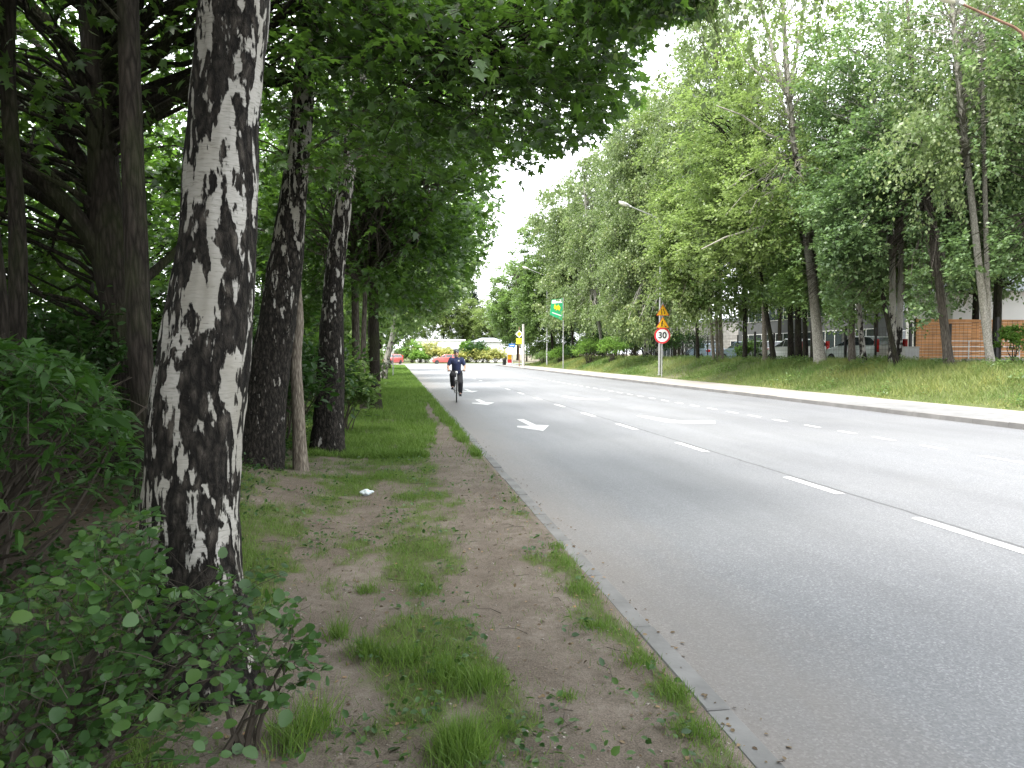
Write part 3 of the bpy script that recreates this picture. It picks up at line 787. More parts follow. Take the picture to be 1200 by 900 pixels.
row_tree('maple_tree', 'maple trunk half hidden behind the leaning birch down the verge', 'maple tree',
    [(446, 436, 7), (445, 420, 5.5), (446, 390, 5), (448, 340, 4), (450, 290, 2.5)], 50,
    [(-.4, 52, 5.6, 3.2, 3.4, 3.4, 120)], MAT['bark_dark'], MAT['midgreen'], 'kite', .17, 12, 14, 16)
row_tree('maple_tree', 'last maple of the verge row before the street corner', 'maple tree',
    [(455, 430, 6), (455, 415, 4.5), (456, 390, 4), (458, 340, 3)], 70,
    [(-.4, 71, 6.0, 3.4, 4.5, 3.8, 130)], MAT['bark_dark'], MAT['midgreen'], 'kite', .19, 12, 14, 17)

# --- trees behind the belt, over the garden fence
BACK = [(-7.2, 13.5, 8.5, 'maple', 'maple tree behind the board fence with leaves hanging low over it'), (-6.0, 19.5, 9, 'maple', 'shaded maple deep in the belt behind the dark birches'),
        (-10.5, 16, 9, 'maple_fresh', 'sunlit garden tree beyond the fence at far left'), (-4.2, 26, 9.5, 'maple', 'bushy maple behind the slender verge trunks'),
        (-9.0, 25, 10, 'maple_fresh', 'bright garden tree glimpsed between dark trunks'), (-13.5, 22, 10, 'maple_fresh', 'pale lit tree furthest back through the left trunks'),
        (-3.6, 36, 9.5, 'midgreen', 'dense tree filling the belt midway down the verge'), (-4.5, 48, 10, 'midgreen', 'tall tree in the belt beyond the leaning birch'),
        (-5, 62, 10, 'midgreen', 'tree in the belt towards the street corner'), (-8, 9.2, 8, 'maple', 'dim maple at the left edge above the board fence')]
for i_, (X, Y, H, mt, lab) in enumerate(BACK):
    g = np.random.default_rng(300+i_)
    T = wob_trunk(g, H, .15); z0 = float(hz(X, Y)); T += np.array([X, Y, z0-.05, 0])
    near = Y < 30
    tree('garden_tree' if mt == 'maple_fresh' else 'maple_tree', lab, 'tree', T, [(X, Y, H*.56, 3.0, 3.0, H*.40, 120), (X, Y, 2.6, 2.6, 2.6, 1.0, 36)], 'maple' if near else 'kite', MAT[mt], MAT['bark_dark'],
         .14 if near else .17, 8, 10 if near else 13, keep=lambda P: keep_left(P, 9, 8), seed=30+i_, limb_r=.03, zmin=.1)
# --- unseen maples added around the camera to shade path, verge and left bushes
for i_, (X, Y, lab) in enumerate([(-3.2, -1.0, 'unseen maple added to shade the path just behind the viewer'), (-2.6, -6.5, 'unseen maple added to shade the path well behind the viewer'), (-6.2, 2.2, 'unseen maple added left of the viewer to shade the bushes'), (-6.8, -3.4, 'unseen maple added behind the viewer to shade the belt'), (-9.6, 5.2, 'unseen maple added far left of the viewer for shade')]):
    g = np.random.default_rng(400+i_)
    T = wob_trunk(g, 9.5, .17); T += np.array([X, Y, .1, 0])
    tree('maple_tree', lab, 'maple tree', T, [(X+.6, Y, 6.4, 3.6, 3.4, 2.8, 150), (X+3.2, Y+1.6, 7.2, 2.8, 2.8, 1.8, 70 if X > -4 else 1)], 'kite', MAT['maple'], MAT['bark_dark'], .17, 10, 12, keep=lambda P: keep_left(P, 9, 8), seed=60+i_, limb_r=.03)  # second crown lobe reaches overhead to darken the verge and near birch
# ------------------------------------------------------------------ trees across the road
LOW_R = ([560, 632, 648, 690, 735, 757, 800, 870, 905, 935, 965, 1005, 1040, 1065, 1100, 1130, 1160, 1300], [404, 398, 376, 372, 378, 388, 372, 366, 352, 352, 368, 372, 345, 372, 372, 322, 318, 322])
SHOW = [((1118, 1128, 1138, 1145, 1151, 1163), (50, 140, 230, 290, 350, 431), 8, 26, .9), ((1149, 1151, 1154, 1157, 1160), (0, 90, 220, 330, 428), 5, 26, .85),
    ((1080, 1088, 1096, 1103, 1113), (200, 250, 300, 350, 428), 8, 27.5, .85), ((1048, 1050, 1051, 1049), (200, 260, 340, 426), 10, 30.5, .8), ((940, 946, 951, 957, 963), (235, 275, 320, 380, 430), 9, 35, .93),
    ((918, 923, 930, 936), (20, 110, 170, 205), 5, 35, .85), ((1004, 1006, 1012), (320, 350, 427), 6, 32.5, .9), ((691, 699, 708), (320, 360, 421), 4, 70.5, .9), ((888, 899, 908), (340, 372, 427), 6, 40, .9), ((771, 772), (320, 424), 6, 57, .7), ((776, 776), (351, 440), 13, 52, 1.1)]
def keep_r(P):
    u, v, d = project(P)
    return keep_right(P) & ~((d > 0) & (v > np.interp(u, *LOW_R)) & (u > 560))
def cut_r(P):
    u, v, d = project(P)
    ok = keep_right(P, -4) & ~((d > 0) & (v > np.interp(u, *LOW_R)+22) & (u > 560))
    for (pu, pv, w, dt, pr) in SHOW:       # open the foliage in front of the bare stems
        c = np.interp(v, pv, pu)
        ok &= ~((np.abs(u-c) < w) & (v > pv[0]) & (v < pv[-1]) & (d < dt) & (vnoise(v/9, u/9, 5) < pr*(1.0 if w == 13 else np.clip((v-pv[0])/70, 0, 1))))
    return ok
def right_tree(name, label, cat, px, d, crown, barkm, leafm, style, leaf=.125, k=12, m=14, seed=0, extra=None, **kw):
    T = px_trunk(px, d, .15); T[:, 3] *= .80
    x, y = T[0, 0], T[0, 1]
    E = [(x+c[0], y+c[1], c[2], c[3], c[4], c[5], c[6]) for c in crown]
    return tree(name, label, cat, T, E, 'kite', leafm, barkm, leaf, k, m, keep=keep_r, filt_fn=cut_r, seed=seed, n=12, fine=26, lump=.06, flare=.25, style=style, extra=extra, limb_r=.032, zmin=.42, **kw)
def stems(lst, d):
    def f(p, L, base):
        for px in lst:
            S = px_trunk(px, d, .1); S[:, 3] *= .85; S[:, :3] -= base; p.trunk(S, 10, 24, lump=.05, sd=len(px))
    return f
right_tree('birch_tree', 'tall birch with two bare pale stems, in front of the plank wall', 'birch tree',
    [(1163, 431, 12), (1157, 400, 10.5), (1151, 350, 10), (1145, 290, 9.5), (1138, 230, 9), (1128, 140, 8), (1118, 50, 7), (1112, -60, 6), (1106, -170, 3)], 25.0,
    [(-1.2, 0, 11.6, 2.8, 2.8, 4.2, 110), (1.2, .8, 13, 2.4, 2.4, 3.6, 60), (-2.4, -.6, 8.2, 2.0, 1.8, 1.8, 34)], MAT['bark_pale'], MAT['birch'], 'birch', .11, seed=101,
    extra=stems([[(1160, 428, 9), (1159, 400, 7.5), (1157, 330, 6.5), (1154, 220, 6), (1151, 90, 5), (1149, -20, 4), (1148, -140, 2)]], 25.3))
right_tree('oak_tree', 'dark leaning trunk left of the crossing pale stems, before the white railing', 'oak tree',
    [(1113, 429, 15), (1109, 400, 12), (1103, 350, 11), (1096, 300, 10.5), (1088, 250, 9.5), (1080, 190, 8), (1070, 110, 6), (1064, 20, 4), (1060, -60, 2)], 26.6,
    [(-.6, .4, 8.8, 3.0, 2.8, 3.2, 130), (1.8, .8, 5.4, 2.4, 2.2, 1.3, 50), (-1.4, 2.5, 4.6, 2.0, 1.6, 1.8, 60), (-1.2, -.8, 4.2, 1.3, 1.2, 1.2, 26)], MAT['bark_brown'], MAT['oak'], 'broad', .12, seed=102)
right_tree('birch_tree', 'pair of pale straight stems standing side by side before the silver car', 'birch tree',
    [(1046, 426, 12), (1046, 390, 10), (1046, 340, 9), (1046, 290, 8.5), (1044, 230, 8), (1042, 150, 7), (1041, 50, 5.5), (1040, -60, 3)], 29.2,
    [(-.8, .4, 10.8, 3.0, 2.8, 4.6, 150), (-1.8, -.8, 6.6, 2.2, 1.8, 1.9, 60)], MAT['birch_pale'], MAT['oak'], 'broad', .12, seed=103,
    extra=stems([[(1052, 425, 10), (1055, 370, 8), (1056, 300, 7), (1056, 230, 6), (1056, 120, 5), (1058, 0, 3)]], 29.5))
right_tree('rowan_tree', 'thin dark trunk slanting across the pair of pale stems', 'tree',
    [(1052, 425, 9), (1045, 400, 7), (1038, 365, 6.5), (1031, 325, 6), (1025, 290, 5), (1014, 240, 4), (1004, 190, 2.5)], 28.6,
    [(-1.6, -.3, 6.6, 1.9, 1.8, 2.2, 70)], MAT['bark_dark'], MAT['oak'], 'broad', .115, seed=104)
right_tree('birch_tree', 'slim black and white birch stem left of the silver car tail light', 'birch tree',
    [(1013, 427, 10), (1010, 400, 7.5), (1007, 370, 7), (1005, 330, 6.5), (1002, 290, 6), (999, 230, 5), (996, 140, 4), (994, 40, 2.5)], 31.5,
    [(-.3, 0, 8.6, 2.6, 2.6, 3.8, 120), (.2, .6, 4.4, 1.7, 1.6, 1.4, 44)], MAT['birch_pale'], MAT['midgreen'], 'birch', .12, seed=105)
right_tree('maple_tree', 'brown trunk beside the pale gate pillar behind the slim birch', 'maple tree',
    [(999, 426, 11), (998, 400, 9), (998, 350, 8), (997, 290, 7), (992, 200, 5), (988, 120, 3)], 32.5,
    [(-.6, 1, 7.8, 2.8, 2.8, 3.0, 110), (-1.0, .5, 4.4, 2.0, 1.8, 1.3, 50)], MAT['bark_brown'], MAT['midgreen'], 'broad', .125, seed=106)
def r1_forks(p, L, base):
    for px in ([(921, 110, 6), (908, 70, 5), (895, 20, 4), (884, -50, 2)], [(922, 120, 5), (932, 70, 4), (942, 10, 3), (950, -60, 2)]):
        S = px_trunk(px, 34, 0); S[:, :3] -= base; p.trunk(S, 8)
    for px in ([(924, 135, 4), (905, 100, 3), (880, 78, 2), (858, 52, 1.5)], [(931, 168, 4), (900, 158, 3), (870, 135, 2), (840, 124, 1.5)],
               [(944, 252, 5), (915, 255, 4), (885, 268, 3), (850, 278, 2), (822, 292, 1.2)], [(926, 150, 3), (950, 140, 2), (985, 120, 1.5)]):
        S = px_trunk(px, 33.6, 0); S[:, :3] -= base; p.trunk(S, 7)
right_tree('poplar_tree', 'tall thick pale trunk curving left, tallest one right of the signs', 'poplar tree',
    [(963, 432, 21), (960, 420, 15), (957, 380, 13.5), (951, 320, 12.5), (946, 275, 12), (940, 235, 11), (930, 170, 9.5), (923, 110, 8), (918, 30, 6.5), (914, -80, 4), (911, -160, 2)], 34.0,
    [(-1.6, -.4, 14.2, 3.0, 3.0, 5.4, 90), (-2.6, -1.0, 8.0, 2.8, 2.4, 2.8, 60), (1.4, -1.2, 8.2, 2.4, 2.2, 3.2, 90)], MAT['bark_pale'], MAT['locust'], 'broad', .125, seed=107, extra=r1_forks)
right_tree('oak_tree', 'oak with blue green leaves between the tall pale trunk and the paired stems', 'oak tree',
    [(953, 425, 9), (953, 380, 7.5), (955, 320, 7), (960, 240, 6), (966, 150, 4), (970, 60, 2)], 35.5,
    [(1.3, -2.4, 9.4, 3.0, 2.8, 4.0, 170), (2.8, -3.5, 6.2, 2.0, 1.8, 1.8, 60)], MAT['bark_dark'], MAT['oak'], 'broad', .13, seed=108)
for i_, (u, w, lab) in enumerate([(944, 7, 'dark narrow trunk just left of the tall pale trunk'), (936, 9, 'middle one of the dark narrow trunks before the white car'), (927, 8, 'leftmost of the dark narrow trunks before the white car')]):
    right_tree('maple_tree', lab, 'maple tree', [(u, 425, w+2), (u-.5, 390, w), (u-1, 350, w-1), (u-3, 280, w-2), (u-6, 200, 3), (u-8, 130, 2)], 37+1.2*i_,
        [(0, 0, 9.0-.6*i_, 2.6, 2.6, 3.6, 76), (-.4, -.6, 4.8, 1.8, 1.6, 1.2, 30)], MAT['bark_dark'], MAT['midgreen' if i_ else 'oak'], 'broad', .13, seed=109+i_)
right_tree('locust_tree', 'dark trunk tilting left with a bright yellow green crown', 'locust tree',
    [(908, 427, 9), (904, 400, 7), (899, 372, 6.5), (895, 350, 6), (888, 300, 5.5), (880, 230, 5), (872, 150, 4), (866, 60, 2)], 38.8,
    [(-2.4, -1, 12.2, 3.4, 3.2, 5.0, 170), (-3.6, -2, 7.4, 2.8, 2.2, 2.2, 76)], MAT['bark_dark'], MAT['locust'], 'broad', .13, seed=113)
right_tree('lime_tree', 'greyish trunk standing straight beside the tilted dark trunk', 'lime tree',
    [(897, 426, 8), (896, 400, 6.5), (895, 360, 6), (893, 300, 5), (890, 220, 4), (888, 120, 2)], 40,
    [(-.4, .4, 9.0, 2.8, 2.8, 4.2, 120)], MAT['bark_grey'], MAT['midgreen'], 'broad', .13, seed=114)
right_tree('maple_tree', 'short trunked tree with a low round crown right of the three pale stems', 'maple tree',
    [(873, 427, 8), (873, 405, 6.5), (873, 380, 6), (872, 330, 5), (870, 260, 3.5), (868, 180, 2)], 42,
    [(0, 0, 5.8, 2.6, 2.4, 2.6, 110), (-.6, .5, 11.5, 3.0, 3.0, 4.0, 110)], MAT['bark_dark'], MAT['midgreen'], 'broad', .135, seed=115)
right_tree('birch_tree', 'birch growing as three thin pale stems from one root', 'birch tree',
    [(846, 426, 7), (845, 400, 5.5), (844, 360, 5), (843, 300, 4.5), (842, 200, 3.5), (841, 80, 3), (840, -10, 2)], 45,
    [(-1.5, -1, 4.2, 2.6, 2.4, 1.7, 60), (0, 0, 11.0, 3.2, 3.2, 5.6, 150), (-1.2, 0, 18.0, 3.4, 3.0, 5.6, 130)], MAT['bark_grey'], MAT['birch'], 'birch', .135, seed=116,
    extra=stems([[(837, 424, 5), (834, 390, 4), (832, 340, 3.5), (828, 260, 2.5)], [(841, 426, 5), (840, 380, 4), (839, 320, 3.5), (837, 240, 2.5)]], 45))
right_tree('locust_tree', 'locust with a light green bough hanging behind the lamp pole', 'locust tree',
    [(818, 425, 6), (817, 390, 5), (815, 330, 4.5), (812, 250, 4), (808, 150, 3), (806, 60, 1.5)], 48,
    [(-.6, -1, 9.4, 3.2, 3.0, 4.4, 130), (-1.8, -3, 5.4, 2.4, 2.0, 1.7, 60), (-2.7, -3.6, 7.6, 1.5, 1.2, 1.7, 60), (-2.6, -3.2, 10, 1.4, 1.2, 1.4, 36), (-.3, 0, 16.6, 3.6, 3.0, 6.0, 160)], MAT['bark_dark'], MAT['locust'], 'broad', .14, seed=117)
right_tree('birch_tree', 'stout grey trunk right behind the triangular yellow signs', 'birch tree',
    [(771, 424, 9), (771, 390, 8), (772, 350, 7.5), (772, 320, 7), (774, 250, 6), (777, 180, 4), (782, 125, 2)], 56,
    [(-1, -2, 4.0, 2.8, 2.4, 2.0, 70), (-.5, -.5, 10.0, 3.4, 3.2, 5.6, 170), (0, .5, 17, 3.4, 2.6, 4.8, 150)], MAT['birch_pale'], MAT['birch'], 'birch', .15, seed=118)
right_tree('birch_tree', 'brown cracked birch trunk left of the speed limit sign', 'birch tree',
    [(757, 425, 9), (757, 405, 7.5), (757, 380, 6.5), (755, 330, 5), (752, 240, 4), (752, 180, 2)], 58,
    [(-2, -1.5, 4.0, 3.0, 2.4, 2.0, 80), (-1.4, -1.5, 9.6, 3.2, 3.2, 5.8, 170), (-1.4, -.5, 16.5, 3.0, 2.8, 4.2, 110)], MAT['birch_pale'], MAT['birch'], 'birch', .15, seed=119)
right_tree('birch_tree', 'slender white birch stem tilting left behind the bright green shrubs', 'birch tree',
    [(708, 421, 5.5), (704, 395, 4.5), (699, 360, 4), (694, 325, 3.5), (688, 270, 3), (684, 210, 2)], 70,
    [(-1, -2, 4.0, 3.2, 2.6, 2.0, 80), (-.5, -.5, 9.2, 3.6, 3.4, 5.6, 170), (-.6, 0, 16, 3.6, 3.0, 5.4, 150)], MAT['birch_pale'], MAT['birch'], 'birch', .17, seed=120)
right_tree('birch_tree', 'full crowned pale birch beyond the green banner pole', 'birch tree',
    [(672, 421, 5), (671, 395, 4), (670, 350, 3.5), (668, 280, 2.5), (667, 230, 1.5)], 80,
    [(-.5, -1, 4.0, 3.2, 2.8, 2.0, 80), (-.4, 0, 8.6, 3.6, 3.6, 5.6, 170), (-.9, 0, 15.5, 3.6, 3.2, 5.4, 140)], MAT['bark_dark'], MAT['birch'], 'birch', .19, seed=121)
right_tree('maple_tree', 'spreading tree with low boughs above the yellow diamond sign', 'maple tree',
    [(648, 421, 5), (647, 395, 4), (645, 350, 3), (643, 300, 2)], 90,
    [(-1, 0, 3.6, 3.2, 2.8, 1.6, 60), (-1, 0, 7.0, 4.2, 4.0, 5.0, 180), (-.7, 0, 13.5, 4.2, 3.6, 5.2, 150)], MAT['bark_dark'], MAT['midgreen'], 'broad', .2, seed=122)
right_tree('maple_tree', 'last tree on the right before the street corner', 'maple tree',
    [(607, 421, 4.5), (607, 395, 3.5), (606, 350, 2.5), (605, 325, 1.5)], 97,
    [(-1.2, 2, 6.2, 4.0, 4.0, 4.6, 190), (1.0, 4, 10.5, 4.2, 3.6, 4.6, 120)], MAT['bark_dark'], MAT['midgreen'], 'broad', .22, seed=123)
# a tree whose crown enters at the right border
right_tree('oak_tree', 'leafy oak reaching in from the right border behind the lamp column', 'oak tree',
    [(1262, 440, 16), (1260, 380, 14), (1255, 300, 12), (1250, 200, 10), (1245, 60, 7), (1243, -60, 3)], 22,
    [(-.6, .6, 9.6, 2.6, 2.4, 3.0, 80), (-.5, 1.5, 5.0, 2.0, 1.6, 1.2, 40)], MAT['bark_dark'], MAT['oak'], 'broad', .115, seed=124)

# ---- prototypes for the rear row, copied
def proto(name, lab, H, ells, mt, style, seed, leaf, x, y, sc=1.0, rz=0):
    g = np.random.default_rng(seed); T = wob_trunk(g, H, .17); T[:, :3] += [x, y, float(hz(x, y))-.05]
    E = [(x+e[0], y+e[1], e[2]+1)+tuple(e[3:]) for e in ells]
    return tree(name, lab, 'tree', T, E, 'kite', MAT[mt], MAT['bark_dark'], leaf, 12, 13, seed=seed, n=8, style=style, zmin=.12)
pd = None
REAR = 'tree in the rear row across the road, trunk hidden behind the front trunks'
RG = 'trees of the rear row across the road'
pa = proto('maple_tree', REAR, 15, [(0, 0, 9.0, 3.6, 3.6, 5.2, 230)], 'midgreen', 'broad', 501, .17, 34.5, 40)
pb = proto('oak_tree', REAR, 13, [(0, 0, 7.6, 3.8, 3.8, 4.2, 220)], 'oak', 'broad', 502, .17, 23.5, 26.0)
pc = proto('birch_tree', REAR, 18, [(0, 0, 11.2, 3.2, 3.2, 6.4, 220)], 'birch', 'birch', 503, .17, 23.5, 60)
for o in (pa, pb, pc): o['group'] = RG
rear = [(pb, 28.6, 33, 1.05, 1), (pa, 23.8, 68, 1.0, 4), (pc, 23.5, 77, .95, 5), (pa, 23.5, 86, .9, 1.2), (pb, 22.5, 95, .9, 2.2),
        (pa, 33, 47, 1.0, 2.9), (pc, 33, 60, 1.0, 1.9), (pa, 31, 78, 1.0, .8), (pc, 30, 90, .95, 3.6), (pb, 27.5, 19.5, .95, 4.1), (pb, 33, 27, .95, 2.6)]
for (src, X, Y, s_, rz) in rear:
    copy_thing(src, (X, Y, float(hz(X, Y))-.05), (0, 0, rz), s_)
pd = proto('locust_tree', 'pale tree in the gardens beyond the far street', 14, [(0, 0, 8.0, 4.2, 4.2, 5.4, 240)], 'locust', 'broad', 504, .19, -3, 139)
pd['group'] = 'trees beyond the crossing street'
# far side of the crossing street and the gardens beyond it
FAR = 'pale tree in the gardens beyond the far street'
FG = 'trees beyond the crossing street'
for (src, X, Y, s_, rz) in [(pd, -13, 138, .95, 0), (pd, -7, 152, 1.25, 1), (pd, 4, 142, 1.0, 2), (pd, 9.5, 144, 1.05, 3), (pd, 13.5, 146, .9, 4), (pd, 18.5, 140, .85, 5), (pd, 24, 134, .9, .6), (pd, 31, 142, 1.1, 1.6),
        (pa, 40, 150, 1.1, 2.4), (pb, -24, 146, 1.0, 3.3), (pa, -36, 140, 1.0, .2), (pb, 24, 160, .9, 2.2), (pa, -9, 165, 1.0, 2.6), (pb, 36, 122, .95, .9), (pa, 45, 128, 1, .4), (pb, -16, 124, .8, .9), (pb, -30, 124, .9, 1.9), (pa, -8.5, 84, .9, 3), (pb, -9.5, 96, .85, 2)]:
    copy_thing(src, (X, Y, 0.0), (0, 0, rz), s_, FAR if Y > 110 else 'tree at the end of the left belt by the street corner', FG if Y > 110 else 'trees at the left street corner')
g = np.random.default_rng(77)
Q = at_d(556, 414, 150)
T = wob_trunk(g, 15, .2, w=.03); T += [Q[0], Q[1], 0, 0]
E = [(Q[0], Q[1], 2.2+1.25*k_, 3.6*(1-k_/11.5), 3.6*(1-k_/11.5), .5, int(34*(1-k_/13))) for k_ in range(11)]
tree('spruce_tree', 'dark conifer with a pointed top above the far garden trees', 'spruce', T, E, 'kite', MAT['conifer'], MAT['bark_dark'], .26, 10, 10, seed=78, n=8, up=-.1, zmin=.05)

# ------------------------------------------------------------------ shrubs
def bush(name, label, cat, X, Y, z, h, r, kind, mt, leaf, k, m, cnt, seed, group=None, keep=None, width=1.0, style='broad', nst=9, filt_fn=None, twr=.003):
    g = np.random.default_rng(seed); base = np.array([X, Y, z]); p = KeepPlant(g, base, keep)
    dv = nrm(g.normal(0, 1, (cnt, 3))); dv[:, 2] = np.abs(dv[:, 2])*1.0-.12
    rad = g.uniform(.15, 1, cnt)**.45
    C = np.array([0, 0, h*.42])+dv*rad[:, None]*np.array([r, r, h*.52]); C[:, 2] = np.maximum(C[:, 2], .12)
    if keep is not None: C = C[keep(C+base)]
    for c in C[::2]:
        a = g.normal(0, .10*r, 2); p.limb((a[0], a[1], -.05), c, .010+.008*r, .003, sag=g.uniform(0, .12), n=5, seg=5)
    p.sprays(C, C-np.array([0, 0, h*.15]), g.uniform(.7, 1.3, len(C))*r*.42, k, m, leaf, style, twig_r=twr, spread=.3)
    if filt_fn: filt(p, base, filt_fn)
    root = thing(name, label, cat, base, 0, group)
    p.finish(root, MAT['twig'], kind, MAT[mt], names=('stem', 'foliage'), width=width)
    return root
def near_ok(dm):
    def f(P):
        u, v, d = project(P); return ~((d > -.5) & (d < dm) & (u > -300) & (u < 1500))
    return f
def bush_ok(P):
    u, v, d = project(P)
    return (v > np.interp(u, [-300, 0, 60, 100, 140, 175], [398, 400, 412, 425, 470, 560])) & (u < 176) & (d > 3.0)
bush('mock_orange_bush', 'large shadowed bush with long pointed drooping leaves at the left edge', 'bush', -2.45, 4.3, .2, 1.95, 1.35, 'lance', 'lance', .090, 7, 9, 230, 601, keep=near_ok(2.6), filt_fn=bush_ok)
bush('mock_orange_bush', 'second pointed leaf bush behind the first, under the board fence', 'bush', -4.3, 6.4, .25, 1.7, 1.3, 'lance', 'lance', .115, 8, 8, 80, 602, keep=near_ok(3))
def sap_ok(P):
    u, v, d = project(P)
    return (v > np.interp(u, [-400, 0, 60, 130, 170, 230, 290, 330, 360, 420], [690, 700, 660, 600, 585, 650, 655, 650, 740, 780])) & (u < 400) & (d > 1.7) & (((u < 190) | (u > 255)) | (v > 690))
bush('aspen_sapling', 'low sapling shrub with round fresh leaves in front of the near birch', 'sapling', -1.12, 2.75, .12, 1.0, .72, 'round', 'sapling', .036, 6, 6, 84, 603, keep=sap_ok, filt_fn=sap_ok, twr=.0018)
bush('aspen_sapling', 'small low sapling at the bottom left corner', 'sapling', -1.25, 2.2, .16, .62, .62, 'round', 'sapling', .031, 6, 6, 60, 604, keep=sap_ok, filt_fn=sap_ok, twr=.0016)
bush('aspen_sapling', 'thin sprig of round leaves at the right foot of the near birch', 'sapling', -.60, 2.95, .12, .60, .36, 'round', 'sapling', .036, 4, 5, 15, 605, keep=sap_ok, filt_fn=sap_ok, twr=.0016)
def gap_ok(P):
    u, v, d = project(P); return ~((u > 315) & (u < 400) & (v > 480) & (d < 10))
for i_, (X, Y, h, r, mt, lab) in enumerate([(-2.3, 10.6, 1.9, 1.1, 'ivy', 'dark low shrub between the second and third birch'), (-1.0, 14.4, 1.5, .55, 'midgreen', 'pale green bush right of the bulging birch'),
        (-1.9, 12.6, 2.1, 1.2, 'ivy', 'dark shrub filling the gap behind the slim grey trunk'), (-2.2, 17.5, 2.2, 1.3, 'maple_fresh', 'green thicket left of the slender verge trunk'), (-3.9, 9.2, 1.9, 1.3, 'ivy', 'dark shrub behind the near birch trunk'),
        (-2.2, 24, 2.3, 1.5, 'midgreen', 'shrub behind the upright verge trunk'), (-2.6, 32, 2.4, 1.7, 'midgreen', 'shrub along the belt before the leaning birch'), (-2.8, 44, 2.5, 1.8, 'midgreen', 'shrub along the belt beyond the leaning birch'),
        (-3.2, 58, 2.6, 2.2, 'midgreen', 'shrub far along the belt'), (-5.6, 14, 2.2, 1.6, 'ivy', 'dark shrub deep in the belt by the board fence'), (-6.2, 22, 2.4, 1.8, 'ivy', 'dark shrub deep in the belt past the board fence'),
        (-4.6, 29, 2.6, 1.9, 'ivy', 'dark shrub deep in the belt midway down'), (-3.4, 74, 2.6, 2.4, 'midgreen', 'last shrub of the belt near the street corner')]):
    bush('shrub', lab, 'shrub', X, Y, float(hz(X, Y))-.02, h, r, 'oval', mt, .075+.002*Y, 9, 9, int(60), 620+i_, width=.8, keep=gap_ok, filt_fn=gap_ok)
for i_, (u, v, d, h, r, mt, lab) in enumerate([(691, 421, 68.4, 2.5, 1.7, 'hedge', 'bright green rounded shrub left of the white birch stem'), (717, 421, 63.4, 2.2, 1.3, 'hedge', 'bright green shrub right of the white birch stem'),
        (672, 421, 78, 1.5, 1.0, 'ivy', 'small brownish shrub beside the banner pole'), (656, 422, 80, 1.7, 1.2, 'hedge', 'yellowish shrub behind the banner pole'), (638, 422, 86, 1.5, 1.3, 'midgreen', 'shrub left of the banner pole'),
        (741, 420, 66, 2.6, 1.6, 'ivy', 'dark leafy shrub left of the cracked birch trunk'), (729, 421, 69, 2.2, 1.5, 'midgreen', 'green shrub between the bright shrub and the cracked trunk'), (802, 420, 54, 2.3, 1.5, 'ivy', 'dark shrub right of the speed limit sign'), (883, 418, 48, 1.5, 1.0, 'hedge', 'light green plant between the low crowned tree and the grey trunk'),
        (1186, 421, 25.8, 1.7, .55, 'hedge', 'fresh green young plant by the black fence post')]):
    Q = at_d(u, v, d); z = float(hz(Q[0], Q[1]))
    bush('shrub', lab, 'shrub', Q[0], Q[1], z, h, r, 'oval', mt, .10 if d > 30 else .09, 9, 9, 60 if d > 30 else 24, 650+i_, width=.8)
for i_, (X, Y) in enumerate([(23.4, 66), (24.2, 72), (23.6, 79), (24.6, 86), (22.8, 92), (20.5, 97), (25.5, 95), (18.6, 92)]):
    bush('hedge_shrub', 'dark shrub in the hedge behind the far right trees, beyond the green banner', 'shrub', X, Y, float(hz(X, Y)), 3.2, 2.6, 'oval', 'midgreen' if i_ % 2 else 'ivy', .2, 9, 9, 60, 670+i_, group='hedge shrubs beyond the green banner', width=.8)
for i_, (u, d, h, r, mt, lab) in enumerate([(500, 122, 3.4, 2.6, 'yellow_bush', 'large yellow flowering bush above the red car'), (518, 121, 2.6, 2.0, 'yellow_bush', 'yellow bush behind the cyclist'), (492, 119, 1.8, 1.3, 'hedge', 'low light green bush left of the red car'),
        (483, 121, 3.8, 1.8, 'hedge', 'tall yellow green bush by the dark gate'), (549, 121, 2.0, 1.9, 'yellow_bush', 'yellow flower bed shrub right of the cyclist'), (558, 122, 3.6, 2.0, 'ivy', 'greyish bush in front of the white wall'), (572, 121, 2.0, 2.0, 'yellow_bush', 'low yellow bush left of the blue sign'),
        (581, 121, 2.1, 1.8, 'yellow_bush', 'rightmost yellow bush along the far wall'), (565, 122, 3.0, 1.6, 'midgreen', 'green bush between two yellow ones'), (547, 123, 4.0, 1.2, 'hedge', 'narrow light green bush before the white house corner'), (471, 121, 2.4, 1.6, 'midgreen', 'bush at the left end of the far gate')]):
    Q = at_d(u, 414, d)
    bush('flowering_bush', lab, 'bush', Q[0], Q[1], .06, h, r, 'kite', mt, .22, 10, 10, 44, 680+i_)
# ------------------------------------------------------------------ materials for made things
MAT['galv'] = simple('galvanised_steel', (.42, .42, .42), .5, .6, .12, 5)
MAT['rust'] = simple('rusty_steel', (.21, .12, .08), .85, .1, .35, 5, .3)
MAT['black_metal'] = simple('black_steel', (.02, .018, .018), .5, .3)
MAT['white_paint'] = simple('white_paint', (.75, .75, .74), .5, var=.05)
MAT['sign_red'] = simple('sign_red', (.62, .03, .04), .4, var=.06)
MAT['sign_yellow'] = simple('sign_yellow', (.86, .47, .012), .45, var=.06)
MAT['lemon'] = simple('lemon_sign', (.85, .66, .03), .45, var=.05)
MAT['sign_white'] = simple('sign_white', (.80, .80, .79), .4, var=.04)
MAT['sign_black'] = simple('sign_black', (.012, .012, .012), .5)
MAT['sign_blue'] = simple('sign_blue', (.04, .16, .50), .45)
MAT['banner_green'] = simple('banner_green', (.03, .38, .16), .6, var=.12)
MAT['lamp_glass'] = simple('lamp_glass', (.62, .60, .50), .25, var=.08)
MAT['lamp_cap'] = simple('lamp_housing', (.55, .55, .54), .5, var=.1)
